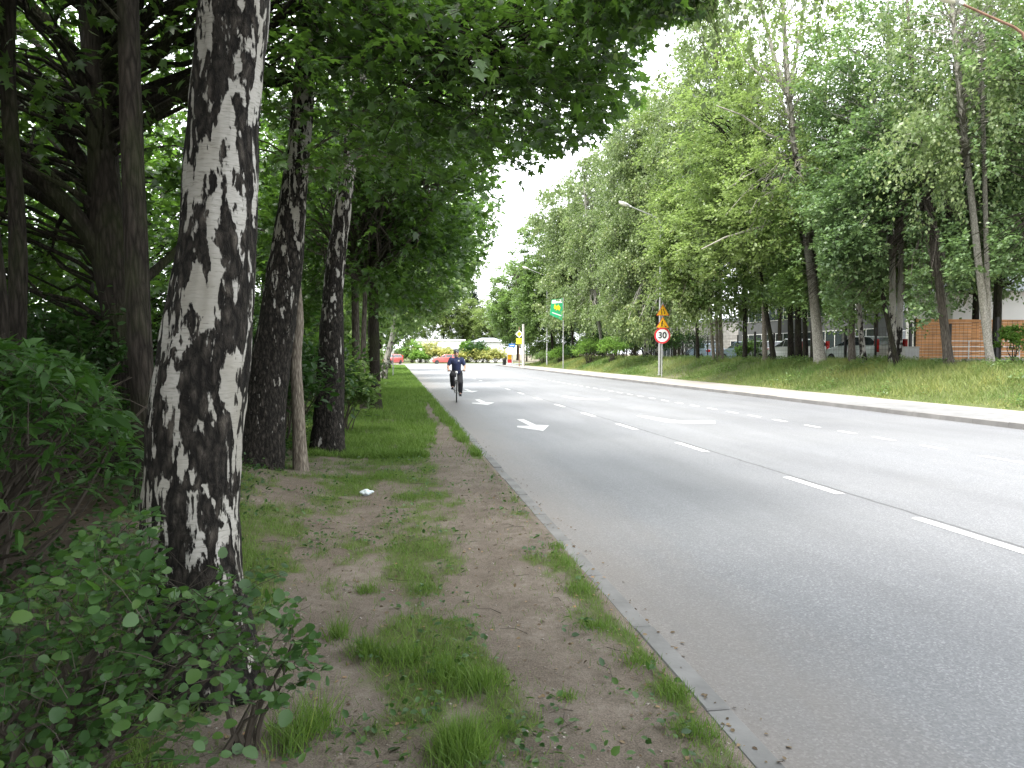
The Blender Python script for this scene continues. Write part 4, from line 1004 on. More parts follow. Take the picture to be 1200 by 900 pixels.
MAT['larch'] = simple('larch_planks', (.50, .235, .085), .7, var=.28, scale=2.2, bumps=.2)
MAT['old_board'] = simple('weathered_boards', (.055, .040, .030), .9, var=.4, scale=4, bumps=.5)
MAT['render_white'] = simple('white_render', (.66, .66, .645), .85, var=.05, scale=1)
MAT['render_grey'] = simple('grey_cladding', (.095, .10, .105), .8, var=.12, scale=1)
MAT['roof_grey'] = simple('grey_roof', (.24, .26, .29), .7, var=.1)
MAT['concrete'] = simple('concrete', (.38, .37, .35), .9, var=.18, scale=3, bumps=.4)
MAT['glass'] = simple('dark_glass', (.035, .045, .05), .08, 0, .3, .6, spec=.8)
MAT['tyre'] = simple('tyre_rubber', (.018, .018, .018), .85)
MAT['rim'] = simple('alloy_rim', (.5, .5, .5), .35, .8)
MAT['tail'] = simple('red_lamp_lens', (.45, .012, .012), .2, var=.2)
MAT['head'] = simple('clear_lamp_lens', (.7, .7, .68), .15)
def carpaint(n, c): return simple(n, c, .28, .0, .04, 2, coat=.7)
MAT['car_silver'] = carpaint('silver_car_paint', (.50, .54, .52)); MAT['car_white'] = carpaint('white_car_paint', (.78, .78, .77))
MAT['car_red'] = carpaint('red_car_paint', (.50, .085, .075)); MAT['car_blue'] = carpaint('blue_grey_car_paint', (.22, .30, .38)); MAT['car_dark'] = carpaint('dark_car_paint', (.04, .045, .05))

def ground_pt(u, d):
    p = at_d(u, 414, d); return p[0], p[1], float(hz(p[0], p[1]))

# ------------------------------------------------------------------ street lamps
def street_lamp(X, Y, label, rusty, tilt=0):
    z = float(hz(X, Y)); t = thing('street_lamp', label, 'street lamp', (X, Y, z-.02), 0, 'street lamps beyond the pavement'); t.rotation_euler = (0, -tilt, 0)
    H = 10.0-z
    MB().tube([(0, 0, 0), (0, 0, 2.0)], [.085, .085], 14).tube([(0, 0, 2.0), (0, 0, H-.5)], [.062, .045], 12).lathe([(.13, 0), (.13, .03), (.09, .05)], (0, 0, 0), 14).build('pole', MAT['rust'] if rusty else MAT['galv'], t, smooth=True)
    MB().tube([(0, 0, H-.6), (-.03, 0, H-.2), (-.18, 0, H+.08), (-.45, 0, H+.24), (-1.1, 0, H+.47), (-2.05, 0, H+.82)], [.042, .04, .038, .035, .032, .03], 10).build('arm', MAT['rust'] if rusty else MAT['galv'], t, smooth=True)
    h = link('lamp_head', None, t); h.location = (-2.0, 0, H+.80); h.rotation_euler = (0, R(19), 0)
    MB().ell((-.42, 0, .03), (.40, .15, .085), 18, 8).box(-.08, .06, -.05, .05, -.03, .06).build('housing', MAT['lamp_cap'], h, smooth=True)
    MB().ell((-.46, 0, -.035), (.31, .125, .085), 18, 8).build('glass_bowl', MAT['lamp_glass'], h, smooth=True)
    return t
street_lamp(17.05, 17.6, 'street lamp with rusty arm at the top right corner', True, R(2.6))
street_lamp(16.65, at_x(773, 16.65), 'street lamp rising behind the yellow triangle signs', False)
street_lamp(16.65, at_x(641, 16.65), 'furthest street lamp, its head among leaves above the green banner', False)

# ------------------------------------------------------------------ sign post
def text_part(s, size, name, mat, parent, loc, depth=.004):
    cu = bpy.data.curves.new(name, 'FONT'); cu.body = s; cu.size = size; cu.align_x = 'CENTER'; cu.align_y = 'CENTER'; cu.extrude = depth; cu.offset = size*.028
    o = bpy.data.objects.new(name, cu); COL.objects.link(o)
    dg = bpy.context.evaluated_depsgraph_get(); me = bpy.data.meshes.new_from_object(o.evaluated_get(dg))
    bpy.data.objects.remove(o); me.materials.clear(); me.materials.append(mat)
    q = link(name, me, parent, loc); q.rotation_euler = (math.pi/2, 0, 0); return q
def xz(y0):  # outline in the x-z plane, t runs along y
    return lambda p, t: (p[0], y0+t, p[1])
def rounded(poly, r, n=4):
    out = []; k = len(poly)
    for i in range(k):
        p0, p, p1 = (np.array(poly[(i+j) % k], float) for j in (-1, 0, 1))
        a = p+(p0-p)/np.linalg.norm(p0-p)*r; b = p+(p1-p)/np.linalg.norm(p1-p)*r
        for t in np.linspace(0, 1, n): out.append(tuple((1-t)**2*a+2*t*(1-t)*p+t*t*b))
    return out
def tri(c, s, r=.04): h = s*.866; return rounded([(c[0]-s/2, c[1]-h/3), (c[0]+s/2, c[1]-h/3), (c[0], c[1]+2*h/3)], r)
def circ(c, r, n=36): return [(c[0]+r*math.cos(2*math.pi*i/n), c[1]+r*math.sin(2*math.pi*i/n)) for i in range(n)]
sx, sy = 16.15, at_x(776, 16.15); sz = float(hz(sx, sy)); dS = sy*math.cos(YAW)+sx*math.sin(YAW)
zz = lambda v: CAM_H+(414-v)*dS/F_PX - sz
t = thing('sign_post', 'steel post carrying two yellow warning triangles over a round speed limit', 'road sign', (sx, sy, sz), R(-8))
MB().tube([(0, .06, -.2), (0, .06, zz(355))], [.035, .035], 12).build('post', MAT['galv'], t, smooth=True)
px = dS/F_PX
c0 = (0, zz(393.3)); rr = 9.4*px
p = MB().prism(circ(c0, rr), xz(0), 0, .012).build('speed_limit_plate', MAT['sign_red'], t)
MB().prism(circ(c0, rr*.79), xz(-.004), 0, .004).build('white_field', MAT['sign_white'], p)
text_part('30', rr*1.08, 'numerals', MAT['sign_black'], p, (0, -.008, c0[1]))
for k_, (vb, nm) in enumerate([(384.3, 'roadworks'), (370.0, 'narrowing')]):
    s = 15.4*px; c = (0.02, zz(vb)+s*.866/3)
    p = MB().prism(tri(c, s, .06), xz(0), 0, .012).build(nm+'_plate', MAT['sign_red'], t)
    MB().prism(tri(c, s*.90, .055), xz(-.004), 0, .004).build('yellow_field', MAT['sign_yellow'], p)
    y = -.007; f = xz(y); q = MB(); cx, cz = c
    def poly(pts): q.prism([(cx+a*s, cz+b_*s) for a, b_ in pts], f, 0, .003)
    if nm == 'narrowing':
        poly([(-.115, -.20), (-.06, -.20), (-.06, .22), (-.115, .22)])
        poly([(.115, -.20), (.165, -.20), (.165, -.02), (.085, .08), (.085, .22), (.035, .22), (.035, .07), (.115, -.03)])
    else:
        q.prism(circ((cx-.02*s, cz+.20*s), .045*s, 14), f, 0, .003)
        poly([(-.11, .13), (-.04, .155), (.02, .10), (-.03, -.02), (-.10, -.03)])
        poly([(-.10, -.035), (-.05, -.03), (-.10, -.21), (-.16, -.21)])
        poly([(-.045, -.03), (-.02, -.01), (.045, -.21), (-.01, -.21)])
        poly([(.0, .10), (.03, .08), (.17, -.14), (.145, -.15)])
        q.prism([(cx+a*s, cz+b_*s) for a, b_ in ((.12, -.21), (.17, -.14), (.22, -.12), (.27, -.15), (.32, -.21))], f, 0, .003)
    q.build('pictogram', MAT['sign_black'], p)

# --- green banner on its pole
x, y, z = ground_pt(660, 72)
t = thing('banner_pole', 'green advertising banner with yellow emblem hung on a thin pole', 'banner', (x, y, z), R(12))
MB().tube([(0, 0, -.2), (0, 0, 7.0-z)], [.05, .04], 10).build('pole', MAT['galv'], t, smooth=True)
zb = 4.75-z
bn = MB().prism([(-.06, zb), (-.06, zb+2.15), (-1.25, zb+2.0), (-1.42, zb+.55)], xz(0), -.01, .01).build('banner', MAT['banner_green'], t)
MB().prism([(-.12, zb+1.72), (-.12, zb+2.08), (-1.18, zb+1.95), (-1.24, zb+1.62)], xz(-.016), 0, .004).build('white_band', MAT['sign_white'], bn)
MB().prism([(-.42, zb+.95), (-.30, zb+1.25), (-.52, zb+1.55), (-.70, zb+1.38), (-.92, zb+1.58), (-1.02, zb+1.22), (-.80, zb+.95), (-.62, zb+1.1)], xz(-.016), 0, .004).build('emblem', MAT['lemon'], bn)
MB().prism([(-1.2, zb+.72), (-.2, zb+.42), (-.2, zb+.52), (-1.2, zb+.82)], xz(-.016), 0, .004).build('lettering', MAT['sign_white'], bn)
# --- yellow diamond and square
x, y, z = ground_pt(608.5, 84)
t = thing('sign_post', 'post with a yellow diamond above a yellow square by the pale column', 'road sign', (x, y, z), R(-6))
s84 = 84/F_PX; zv = lambda v: CAM_H+(414-v)*s84-z
MB().tube([(0, .05, -.2), (0, .05, zv(383))], [.05, .05], 10).build('post', MAT['rust'], t, smooth=True)
w = 4.6*s84; c = zv(391.5)
p = MB().prism([(0, c-w), (w, c), (0, c+w), (-w, c)], xz(0), 0, .012).build('diamond_plate', MAT['sign_white'], t)
MB().prism([(0, c-w*.68), (w*.68, c), (0, c+w*.68), (-w*.68, c)], xz(-.004), 0, .004).build('yellow_field', MAT['lemon'], p)
w = 3.6*s84
MB().prism([(-w, zv(403)), (w, zv(403)), (w, zv(396.5)), (-w, zv(396.5))], xz(0), 0, .012).build('square_plate', MAT['lemon'], t)
x, y, z = ground_pt(613.3, 83)
t = tag(MB().tube([(0, 0, -.3), (0, 0, 3), (0, 0, 4.9)], [.17, .15, .13], 12).build('utility_pole', MAT['concrete'], None, (x, y, z), smooth=True), 'pale concrete column beside the yellow diamond sign', 'utility pole')
# --- blue sign and advert stand at the corner
x, y, z = ground_pt(600, 95)
t = thing('direction_sign', 'small blue street sign on a pole at the far corner', 'street sign', (x, y, max(z, 0)), R(-6))
MB().tube([(0, .05, -.2), (0, .05, 3.0)], [.04, .04], 8).build('pole', MAT['galv'], t)
p = MB().box(-.42, .38, -.01, .01, 2.38, 2.82).build('plate', MAT['sign_blue'], t)
MB().box(-.30, .26, -.016, -.012, 2.56, 2.64).build('lettering', MAT['sign_white'], p)
x, y, z = ground_pt(597.5, 97.2)
t = thing('advert_stand', 'low advert board in a red and white frame under the blue sign', 'advert board', (x, y, max(z, 0)), R(-6))
q = MB()
for a in (-.38, .32): q.box(a, a+.07, -.03, .03, 0, 1.5)
q.box(-.31, .32, -.03, .03, 1.43, 1.5).box(-.31, .32, -.03, .03, .28, .35).build('frame', MAT['sign_white'], t)
MB().box(-.31, .32, -.012, .012, .35, .8).build('lower_panel', MAT['sign_red'], t); MB().box(-.31, .32, -.012, .012, .8, 1.43).build('upper_panel', MAT['sign_yellow'], t)
x, y, z = ground_pt(591, 97.6)
tag(MB().lathe([(.22, 0), (.27, .75), (.30, .78), (.20, .95), (.04, 1.0)], (0, 0, 0), 14).build('litter_bin', MAT['black_metal'], None, (x, y, max(z, 0)), smooth=True), 'dark litter bin beside the advert board at the far corner', 'bin')
x, y, z = ground_pt(460.5, 50)
tag(MB().tube([(0, 0, -.2), (0, 0, 2.1)], [.035, .035], 8).lathe([(.05, 2.1), (.05, 2.13), (.01, 2.16)], (0, 0, 0), 8).build('marker_post', MAT['galv'], None, (x, y, z), smooth=True), 'thin grey post on the grass by the leaning birch', 'post')

# ------------------------------------------------------------------ fences, walls, street side furniture
t = thing('board_fence', 'dark weathered board fence behind the bushes at far left', 'fence', (-6.3, 8.0, float(hz(-6.3, 8.0))))
for k_ in range(9):
    y0 = k_*2.1
    MB().box(-.05, .05, y0-.05, y0+.05, -.3, 2.0).build('post', MAT['old_board'], t)
    q = MB(); zb = .08
    while zb < 1.85: q.box(-.016+rng.normal(0, .003), .016, y0+.055, y0+2.045, zb, zb+.115); zb += .125
    q.build('board_panel', MAT['old_board'], t)
t = thing('wire_fence', 'dark wire mesh fence with black posts along the top of the bank', 'fence', (22.2, 17.5, float(hz(22.2, 17.5))-.02))
for k_ in range(29):
    y0 = k_*2.35; w = .05 if k_ % 2 else .035
    MB().box(-w, w, y0-w, y0+w, -.2, 1.9 if k_ % 2 else 1.75).build('post', MAT['black_metal'], t)
    if k_ < 16:
        q = MB()
        for j in range(9): q.box(-.004, .004, y0+.07, y0+2.28, .12+.2*j, .128+.2*j)
        for j in range(10): q.box(.005, .010, y0+.12+.22*j, y0+.126+.22*j, .05, 1.74)
        q.build('wire_mesh', MAT['black_metal'], t)
yw = 29.4; zg = .98
t = thing('plank_wall', 'orange brown wall of horizontal larch planks behind the crossing pale stems', 'wall', (22.6, yw, zg))
q = MB(); zb = .06
while zb < 2.12: q.box(0, 14.2, 0, .045, zb, zb+.128); zb += .138
q.build('planks', MAT['larch'], t)
for a in (0.0, 3.5, 7.0, 10.5, 14.1): MB().box(a, a+.09, .05, .16, -.2, 2.15).build('post', MAT['black_metal'], t)
t = thing('handrail', 'white tubular railing in front of the plank wall', 'railing', (22.45, 27.6, .98))
for a in np.linspace(0, 3.6, 4): MB().tube([(a, 0, -.1), (a, 0, 1.15)], [.022, .022], 8).build('post', MAT['white_paint'], t)
q = MB()
for h in (.3, .5, .7, .9, 1.13): q.tube([(0, 0, h), (3.6, 0, h)], [.018, .018], 8)
q.build('rail', MAT['white_paint'], t)
tag(MB().box(-.24, .24, -.25, .25, -.2, .36).box(-.27, .27, -.28, .28, .36, .42).build('concrete_block', MAT['concrete'], None, (*at_d(1103, 414, 28.6)[:2], 1.0), bevel=.015), 'low grey concrete block at the foot of the white railing', 'concrete block')
tag(MB().box(-.5, 3.2, -.12, .12, -.2, .34).box(-.54, 3.24, -.15, .15, .34, .40).build('low_wall', MAT['concrete'], None, (23.2, 26.7, .98), bevel=.012), 'pale low kerb wall under the white railing', 'wall')
x, y, z = ground_pt(1067, 30.2)
t = thing('utility_cabinet', 'ribbed grey utility cabinet on the bank beside the silver car', 'cabinet', (x, y, z), R(-20))
MB().box(-.27, .27, -.2, .2, -.1, .70).build('body', MAT['concrete'], t, bevel=.012)
q = MB()
for k_ in range(9): q.box(-.24+k_*.056, -.215+k_*.056, -.214, -.203, .05, .66)
q.build('ribs', MAT['galv'], t)
MB().box(-.30, .30, -.23, .23, .702, .74).build('lid', MAT['concrete'], t, bevel=.01)
x, y, z = ground_pt(991.5, 38)
tag(MB().box(-.16, .16, -.16, .16, -.2, 1.85).box(-.19, .19, -.19, .19, 1.85, 1.92).build('gate_pillar', MAT['concrete'], None, (x, y, z), bevel=.01), 'pale square gate pillar behind the tree trunks', 'pillar')

# ------------------------------------------------------------------ buildings
def building(name, label, x0, x1, y0, y1, z0, z1, wallm, faces, roof='flat', roofm=None, rh=1.2):
    """faces: list of ('x0'|'y0', a0, a1, z0, z1) window openings on the faces that look to the road"""
    t = thing(name, label, 'building', ((x0+x1)/2, (y0+y1)/2, z0)); cx, cy = (x0+x1)/2, (y0+y1)/2
    a, b_, h = (x1-x0)/2, (y1-y0)/2, z1-z0
    MB().box(-a, a, -b_, b_, -.4, h).build('wall', wallm, t)
    if roof == 'flat': MB().box(-a-.12, a+.12, -b_-.12, b_+.12, h+.002, h+.28).build('roof', roofm or MAT['roof_grey'], t)
    else:
        e = .35
        MB().add([(-a-e, -b_-e, h+.003), (a+e, -b_-e, h+.003), (a+e, b_+e, h+.003), (-a-e, b_+e, h+.003), (-a*.4, 0, h+rh), (a*.4, 0, h+rh)],
                 [(0, 1, 5, 4), (1, 2, 5), (2, 3, 4, 5), (3, 0, 4), (3, 2, 1, 0)]).build('roof', roofm or MAT['roof_grey'], t)
    for (f, p0, p1, w0, w1) in faces:
        if f == 'x0':
            fr = MB().box(-a-.035, -a+.02, p0, p1, w0, w1).build('window', MAT['white_paint'] if wallm is not MAT['render_white'] else MAT['roof_grey'], t)
            n = max(1, int((p1-p0)/1.3)); st = (p1-p0)/n; g_ = MB()
            for k in range(n): g_.box(-a-.05, -a-.037, p0+k*st+.05, p0+(k+1)*st-.05, w0+.06, w1-.06)
        else:
            fr = MB().box(p0, p1, -b_-.035, -b_+.02, w0, w1).build('window', MAT['white_paint'] if wallm is not MAT['render_white'] else MAT['roof_grey'], t)
            n = max(1, int((p1-p0)/1.3)); st = (p1-p0)/n; g_ = MB()
            for k in range(n): g_.box(p0+k*st+.05, p0+(k+1)*st-.05, -b_-.05, -b_-.037, w0+.06, w1-.06)
        g_.build('pane', MAT['glass'], fr)
    return t
building('white_house', 'white rendered house with grey roof showing above the plank wall', 29, 44, 35, 38.6, .9, 4.9, MAT['render_white'], [('y0', 2, 4.5, 2.4, 3.4)], 'hip', rh=1.5)
building('office_building', 'grey office block with dark ribbon windows behind the parked cars', 36, 48, 50, 74, .9, 7.4, MAT['render_grey'], [('x0', -11, 11, .3, 2.6), ('x0', -11, 11, 3.8, 5.4), ('y0', -5, 5, .6, 2.4), ('y0', -5, 5, 3.8, 5.4)])
building('shop_building', 'pale low building with glazed front behind the three stemmed birch', 36, 46, 78, 104, .6, 5.2, MAT['concrete'], [('x0', -12, -1, .2, 2.5), ('x0', 1, 12, .2, 2.5), ('y0', -4, 4, .6, 2.4)])
building('bungalow', 'low white house with flat roof behind the yellow bushes and cyclist', 3.8, 12.0, 127, 136, 0, 3.7, MAT['render_white'], [('y0', -2.6, -1.2, 1.1, 2.3), ('y0', 1.2, 2.4, 1.1, 2.3)], roofm=MAT['render_white'])
building('bungalow', 'low white house with dark pitched roof left of the blue sign', 13.8, 19.2, 127, 136, 0, 3.6, MAT['render_white'], [('y0', -1.6, -.4, 1.0, 2.2)], 'hip', rh=.75)
x, y, z = ground_pt(477, 119.5)
t = thing('entrance_gate', 'dark barred gate between pale pillars at the far left corner', 'gate', (x, y, .05))
for a in (-2.6, 1.9): MB().box(a, a+.5, -.25, .25, 0, 2.3).build('pillar', MAT['render_white'], t, bevel=.02)
q = MB().box(-2.08, 1.88, -.03, .03, .2, .28).box(-2.08, 1.88, -.03, .03, 1.7, 1.78)
for k_ in range(22): q.box(-2.05+k_*.18, -2.02+k_*.18, -.02, .02, .28, 1.7)
q.build('bars', MAT['black_metal'], t)

# ------------------------------------------------------------------ cars (nose towards local +y)
def car(label, paint, loc, rz, kind='wagon', name='parked_car', group='cars parked behind the wire fence'):
    t = thing(name, label, 'van' if kind == 'van' else 'car', loc, rz, group)
    if kind == 'van': top, zr, L0 = [(-2.18, .98), (-2.1, 1.88), (1.05, 1.9), (1.75, 1.0)], 1.9, 2.25
    elif kind == 'hatch': top, zr, L0 = [(-1.92, .95), (-1.45, 1.40), (.15, 1.45), (1.05, .95)], 1.45, 2.0
    else: top, zr, L0 = [(-2.12, .97), (-1.86, 1.44), (.10, 1.49), (1.05, .95)], 1.49, 2.2
    low = [(-L0+.12, .24), (-L0, .42), (-L0+.02, .72), (-L0+.06, .98), (1.0, .985), (1.75, .86), (L0-.08, .68), (L0, .45), (L0-.12, .24)]
    q = MB(); hw = .87
    q.prism(low, lambda p, s: (s*(hw-.05*abs(p[1]-.6)), p[0], p[1]), -1, 1)
    body = q.build('body', paint, t, bevel=.06, seg=3, smooth=True)
    def hwz(z): return .83-(z-.97)/(zr-.97)*.20
    q = MB(); V = [(sg*hwz(p[1]), p[0], p[1]) for sg in (-1, 1) for p in top]; n = 4
    q.add(V, [(3, 2, 1, 0), (4, 5, 6, 7)]+[(i, (i+1) % n, n+(i+1) % n, n+i) for i in range(n)])
    q.build('cabin', paint, t, bevel=.05, seg=3, smooth=True)
    e = .012
    def shrink(P, f): c = np.mean(P, 0); return [tuple(c+(np.array(p)-c)*f) for p in P]
    for sg in (-1, 1):
        cut = [-1.05, .0] if kind != 'van' else [-.1]
        ys = [top[0][0]+.1]+cut+[top[3][0]-.05]
        for a, b_ in zip(ys[:-1], ys[1:]):
            if kind == 'van' and a < -.5: continue
            def rooflim(y): return float(np.interp(y, [p[0] for p in top], [p[1] for p in top]))
            P = [(a, 1.02), (b_, 1.02 if rooflim(b_) > 1.02 else .99), (b_, max(1.03, rooflim(b_)-.09)), (a, max(1.03, rooflim(a)-.09))]
            mid = (a+b_)/2
            P = [(a+.04, 1.02), (b_-.04, 1.02), (b_-.04, max(1.03, min(zr-.08, rooflim(b_-.04)-.05))), (mid, min(zr-.08, rooflim(mid)-.06)), (a+.04, max(1.03, min(zr-.08, rooflim(a+.04)-.05)))]
            V = [(sg*(hwz(z)+e), y, z) for y, z in P]+[(sg*(hwz(z)-.02), y, z) for y, z in P]
            k = len(P); MB().add(V, [tuple(range(k)), tuple(range(k, 2*k))]+[(i, (i+1) % k, k+(i+1) % k, k+i) for i in range(k)]).build('side_window', MAT['glass'], t)
    for nm, i0, i1, sg in (('rear_window', 0, 1, -1), ('windscreen', 3, 2, 1)):
        a, b_ = np.array(top[i0]), np.array(top[i1]); lo, hi = a+(b_-a)*.12, a+(b_-a)*.86
        nrm_ = np.array([sg*abs((b_-a)[1]), abs((b_-a)[0])]); nrm_ = nrm_/np.linalg.norm(nrm_)*e
        P = [(lo, hwz(lo[1])-.07), (hi, hwz(hi[1])-.07)]
        V = [(s_*w, p[0]+nrm_[0]*k, p[1]+nrm_[1]*k) for k in (1, -2) for (p, w) in P for s_ in (-1, 1)]
        MB().add(V, [(0, 1, 3, 2), (4, 5, 7, 6), (0, 1, 5, 4), (2, 3, 7, 6), (0, 2, 6, 4), (1, 3, 7, 5)]).build(nm, MAT['glass'], t)
    for sg in (-1, 1):
        for yy in (-1.32, 1.33):
            w = link('wheel', None, t, (sg*.80, yy, .31))
            MB().lathe([(.20, -.10), (.30, -.10), (.315, -.07), (.315, .07), (.30, .10), (.20, .10)], (0, 0, 0), 22, 'x').build('tyre', MAT['tyre'], w, smooth=True)
            MB().lathe([(.05, -.085), (.20, -.102), (.20, .102), (.05, .085)], (0, 0, 0), 22, 'x').build('rim', MAT['rim'], w)
        if kind == 'hatch': MB().box(sg*.58-.16, sg*.58+.16, -L0+.0, -L0+.16, .74, .93).build('taillight', MAT['tail'], t, bevel=.02)
        else: MB().box(sg*.74-.085, sg*.74+.085, -L0-.01, -L0+.16, .68, 1.30).build('taillight', MAT['tail'], t, bevel=.02)
        MB().box(sg*.60-.17, sg*.60+.17, L0-.20, L0-.03, .60, .76).build('headlight', MAT['head'], t, bevel=.03)
    MB().box(-.80, .80, -L0-.04, -L0+.10, .34, .50).build('bumper', MAT['car_dark'] if kind == 'van' else paint, t, bevel=.03)
    MB().box(-.26, .26, -L0-.012, -L0+.03, .60, .71).build('number_plate', MAT['sign_white'], t)
    return t
def car_at(u, d, label, paint, kind, rz=0, **k):
    p = at_d(u, 414, d); z = float(hz(p[0], p[1])) if p[0] > 20 else 0.0
    return car(label, paint, (p[0], p[1], max(z, .0)), rz, kind, **k)
car_at(1011, 37.2, 'silver estate car seen from behind with a tall red tail light', MAT['car_silver'], 'wagon')
car_at(932, 44.2, 'white car behind the dark narrow trunks, red lamps at its rear', MAT['car_white'], 'wagon')
car_at(894, 48.5, 'pale silver car behind the tilted dark trunk', MAT['car_silver'], 'hatch')
car_at(872, 53, 'blue grey car behind the low crowned tree', MAT['car_blue'], 'wagon')
car_at(826, 60, 'grey green car behind the three stemmed birch', MAT['car_blue'], 'hatch')
car_at(522, 112, 'red hatchback crossing behind the cyclist on the far street', MAT['car_red'], 'hatch', R(90), name='red_car', group=None)
car_at(458, 108, 'red car standing at the left corner beyond the leaning birch', MAT['car_red'], 'wagon', R(150), name='red_car', group=None)

# ------------------------------------------------------------------ litter on the path
g = np.random.default_rng(5); P = at_z(430, 570, .16)
bm = bmesh.new(); bmesh.ops.create_icosphere(bm, subdivisions=3, radius=.05)
for v in bm.verts:
    n_ = float(vnoise(v.co.x*40+7, v.co.y*40+v.co.z*31, 2)); v.co *= .7+.75*n_; v.co.z *= .55; v.co.x *= 1.35
me = bpy.data.meshes.new('paper_scrap'); bm.to_mesh(me); bm.free(); me.materials.append(simple('crumpled_paper', (.62, .70, .74), .8))
tag(link('paper_scrap', me, None, (P[0], P[1], float(hz(P[0], P[1]))+.035)), 'crumpled pale blue paper scrap lying on the verge grass', 'litter')

# ------------------------------------------------------------------ the cyclist
MAT['skin'] = simple('skin', (.50, .30, .22), .55, var=.06); MAT['navy'] = simple('navy_cotton', (.022, .032, .085), .85, var=.2, scale=30)
MAT['black_cloth'] = simple('black_trousers', (.014, .014, .017), .85, var=.25, scale=20); MAT['helmet'] = simple('helmet_shell', (.05, .06, .065), .35); MAT['helmet_light'] = simple('helmet_stripe', (.52, .56, .54), .35)
MAT['shoe'] = simple('black_shoe', (.016, .016, .018), .6); MAT['hair'] = simple('brown_hair', (.05, .032, .02), .8); MAT['lip'] = simple('lip', (.40, .16, .14), .5)
def solid(mb, name, mat, parent, voxel, sm=4):
    o = mb.build(name+'_raw', mat)
    md = o.modifiers.new('r', 'REMESH'); md.mode = 'VOXEL'; md.voxel_size = voxel
    s_ = o.modifiers.new('s', 'SMOOTH'); s_.iterations = sm; s_.factor = .5
    dg = bpy.context.evaluated_depsgraph_get(); me = bpy.data.meshes.new_from_object(o.evaluated_get(dg)); old = o.data
    bpy.data.objects.remove(o); bpy.data.meshes.remove(old)
    me.name = name; me.materials.clear(); me.materials.append(mat); me.polygons.foreach_set('use_smooth', np.ones(len(me.polygons), bool))
    return link(name, me, parent)
def cap(mb, a, b_, ra, rb, n=14, k=5):
    t_ = np.linspace(0, 1, k)[:, None]; mb.tube(np.array(a)+(np.array(b_)-np.array(a))*t_, np.linspace(ra, rb, k), n); mb.ell(a, (ra,)*3, 12, 8); mb.ell(b_, (rb,)*3, 12, 8)
P = at_z(535, 470.3, 0)
bx, by = P[0], P[1]; turn = R(-4.5)
bike = thing('bicycle', 'black city bicycle ridden towards the viewer, front wheel first', 'bicycle', (bx, by, .004), turn)
def wheel(y):
    w = link('wheel', None, bike, (0, y, .34))
    n = 44; a = np.linspace(0, 2*math.pi, n+1)
    MB().tube(np.stack([0*a, .322*np.cos(a), .322*np.sin(a)], -1), .019, 10, cap=False).build('tyre', MAT['tyre'], w, smooth=True)
    MB().tube(np.stack([0*a, .297*np.cos(a), .297*np.sin(a)], -1), .010, 8, cap=False).build('rim', MAT['rim'], w, smooth=True)
    q = MB()
    for k in range(28):
        b_ = 2*math.pi*k/28; s_ = .022 if k % 2 else -.022
        q.tube([(s_, .02*math.cos(b_+.6), .02*math.sin(b_+.6)), (0, .295*math.cos(b_), .295*math.sin(b_))], .0012, 4)
    q.tube([(-.05, 0, 0), (.05, 0, 0)], .017, 10).build('spokes', MAT['rim'], w)
    q = MB(); a = np.linspace(R(20), R(175), 18)
    pts = np.stack([0*a, .352*np.cos(a), .352*np.sin(a)], -1)
    q.tube(pts, .014, 6).build('mudguard', MAT['black_metal'], w, smooth=True)
wheel(-.58); wheel(.50)
q = MB(); bb = (0, .02, .29)
q.tube([(0, -.40, .84), bb], [.021, .023], 10).tube([(0, -.385, .90), (0, -.435, .72)], .020, 10).tube([bb, (0, .17, .80)], .017, 10).tube([(0, -.40, .86), (0, .15, .72)], .017, 10)
for s_ in (-1, 1): q.tube([(s_*.03, .02, .29), (s_*.055, .50, .34)], .010, 8).tube([(s_*.015, .15, .74), (s_*.055, .50, .34)], .009, 8)
q.build('frame', MAT['galv'], bike, smooth=True)
q = MB()
for s_ in (-1, 1): q.tube([(0, -.425, .72), (s_*.05, -.45, .69), (s_*.055, -.50, .50), (s_*.055, -.58, .34)], [.018, .015, .013, .010], 8)
q.build('fork', MAT['black_metal'], bike, smooth=True)
hbz = 1.02
hb = MB().tube([(0, -.385, .88), (0, -.36, 1.0), (0, -.33, hbz)], .015, 8).tube([(-.29, -.25, hbz-.01), (-.20, -.28, hbz), (-.08, -.33, hbz), (.08, -.33, hbz), (.20, -.28, hbz), (.29, -.25, hbz-.01)], .012, 10).build('handlebar', MAT['black_metal'], bike, smooth=True)
for s_ in (-1, 1): MB().tube([(s_*.29, -.25, hbz-.01), (s_*.205, -.277, hbz-.001)], .017, 10).build('grip', MAT['tyre'], hb)
MB().ell((0, -.38, .97), (.045, .035, .045), 14, 8).build('headlamp', MAT['head'], bike, smooth=True)
MB().tube([(0, .165, .78), (0, .195, .88)], .013, 8).ell((0, .19, .895), (.075, .12, .028), 16, 8).tube([(0, .12, .895), (0, .03, .90)], [.05, .022], 10).build('saddle', MAT['black_metal'], bike, smooth=True)
crank = link('crankset', None, bike, (0, 0, 0))
pU, pD = (-.135, -.10, .41), (.135, .14, .17)
MB().tube([(-.075, .02, .29), (-.08, -.10, .41)], .011, 8).tube([(.075, .02, .29), (.08, .14, .17)], .011, 8).tube([(-.08, .02, .29), (.08, .02, .29)], .018, 8).lathe([(.09, -.003), (.095, 0), (.09, .003)], (.062, .02, .29), 24, 'x').build('crank', MAT['galv'], crank)
for p in (pU, pD): MB().box(p[0]-.045, p[0]+.045, p[1]-.045, p[1]+.045, p[2]-.010, p[2]+.010).build('pedal', MAT['tyre'], crank)

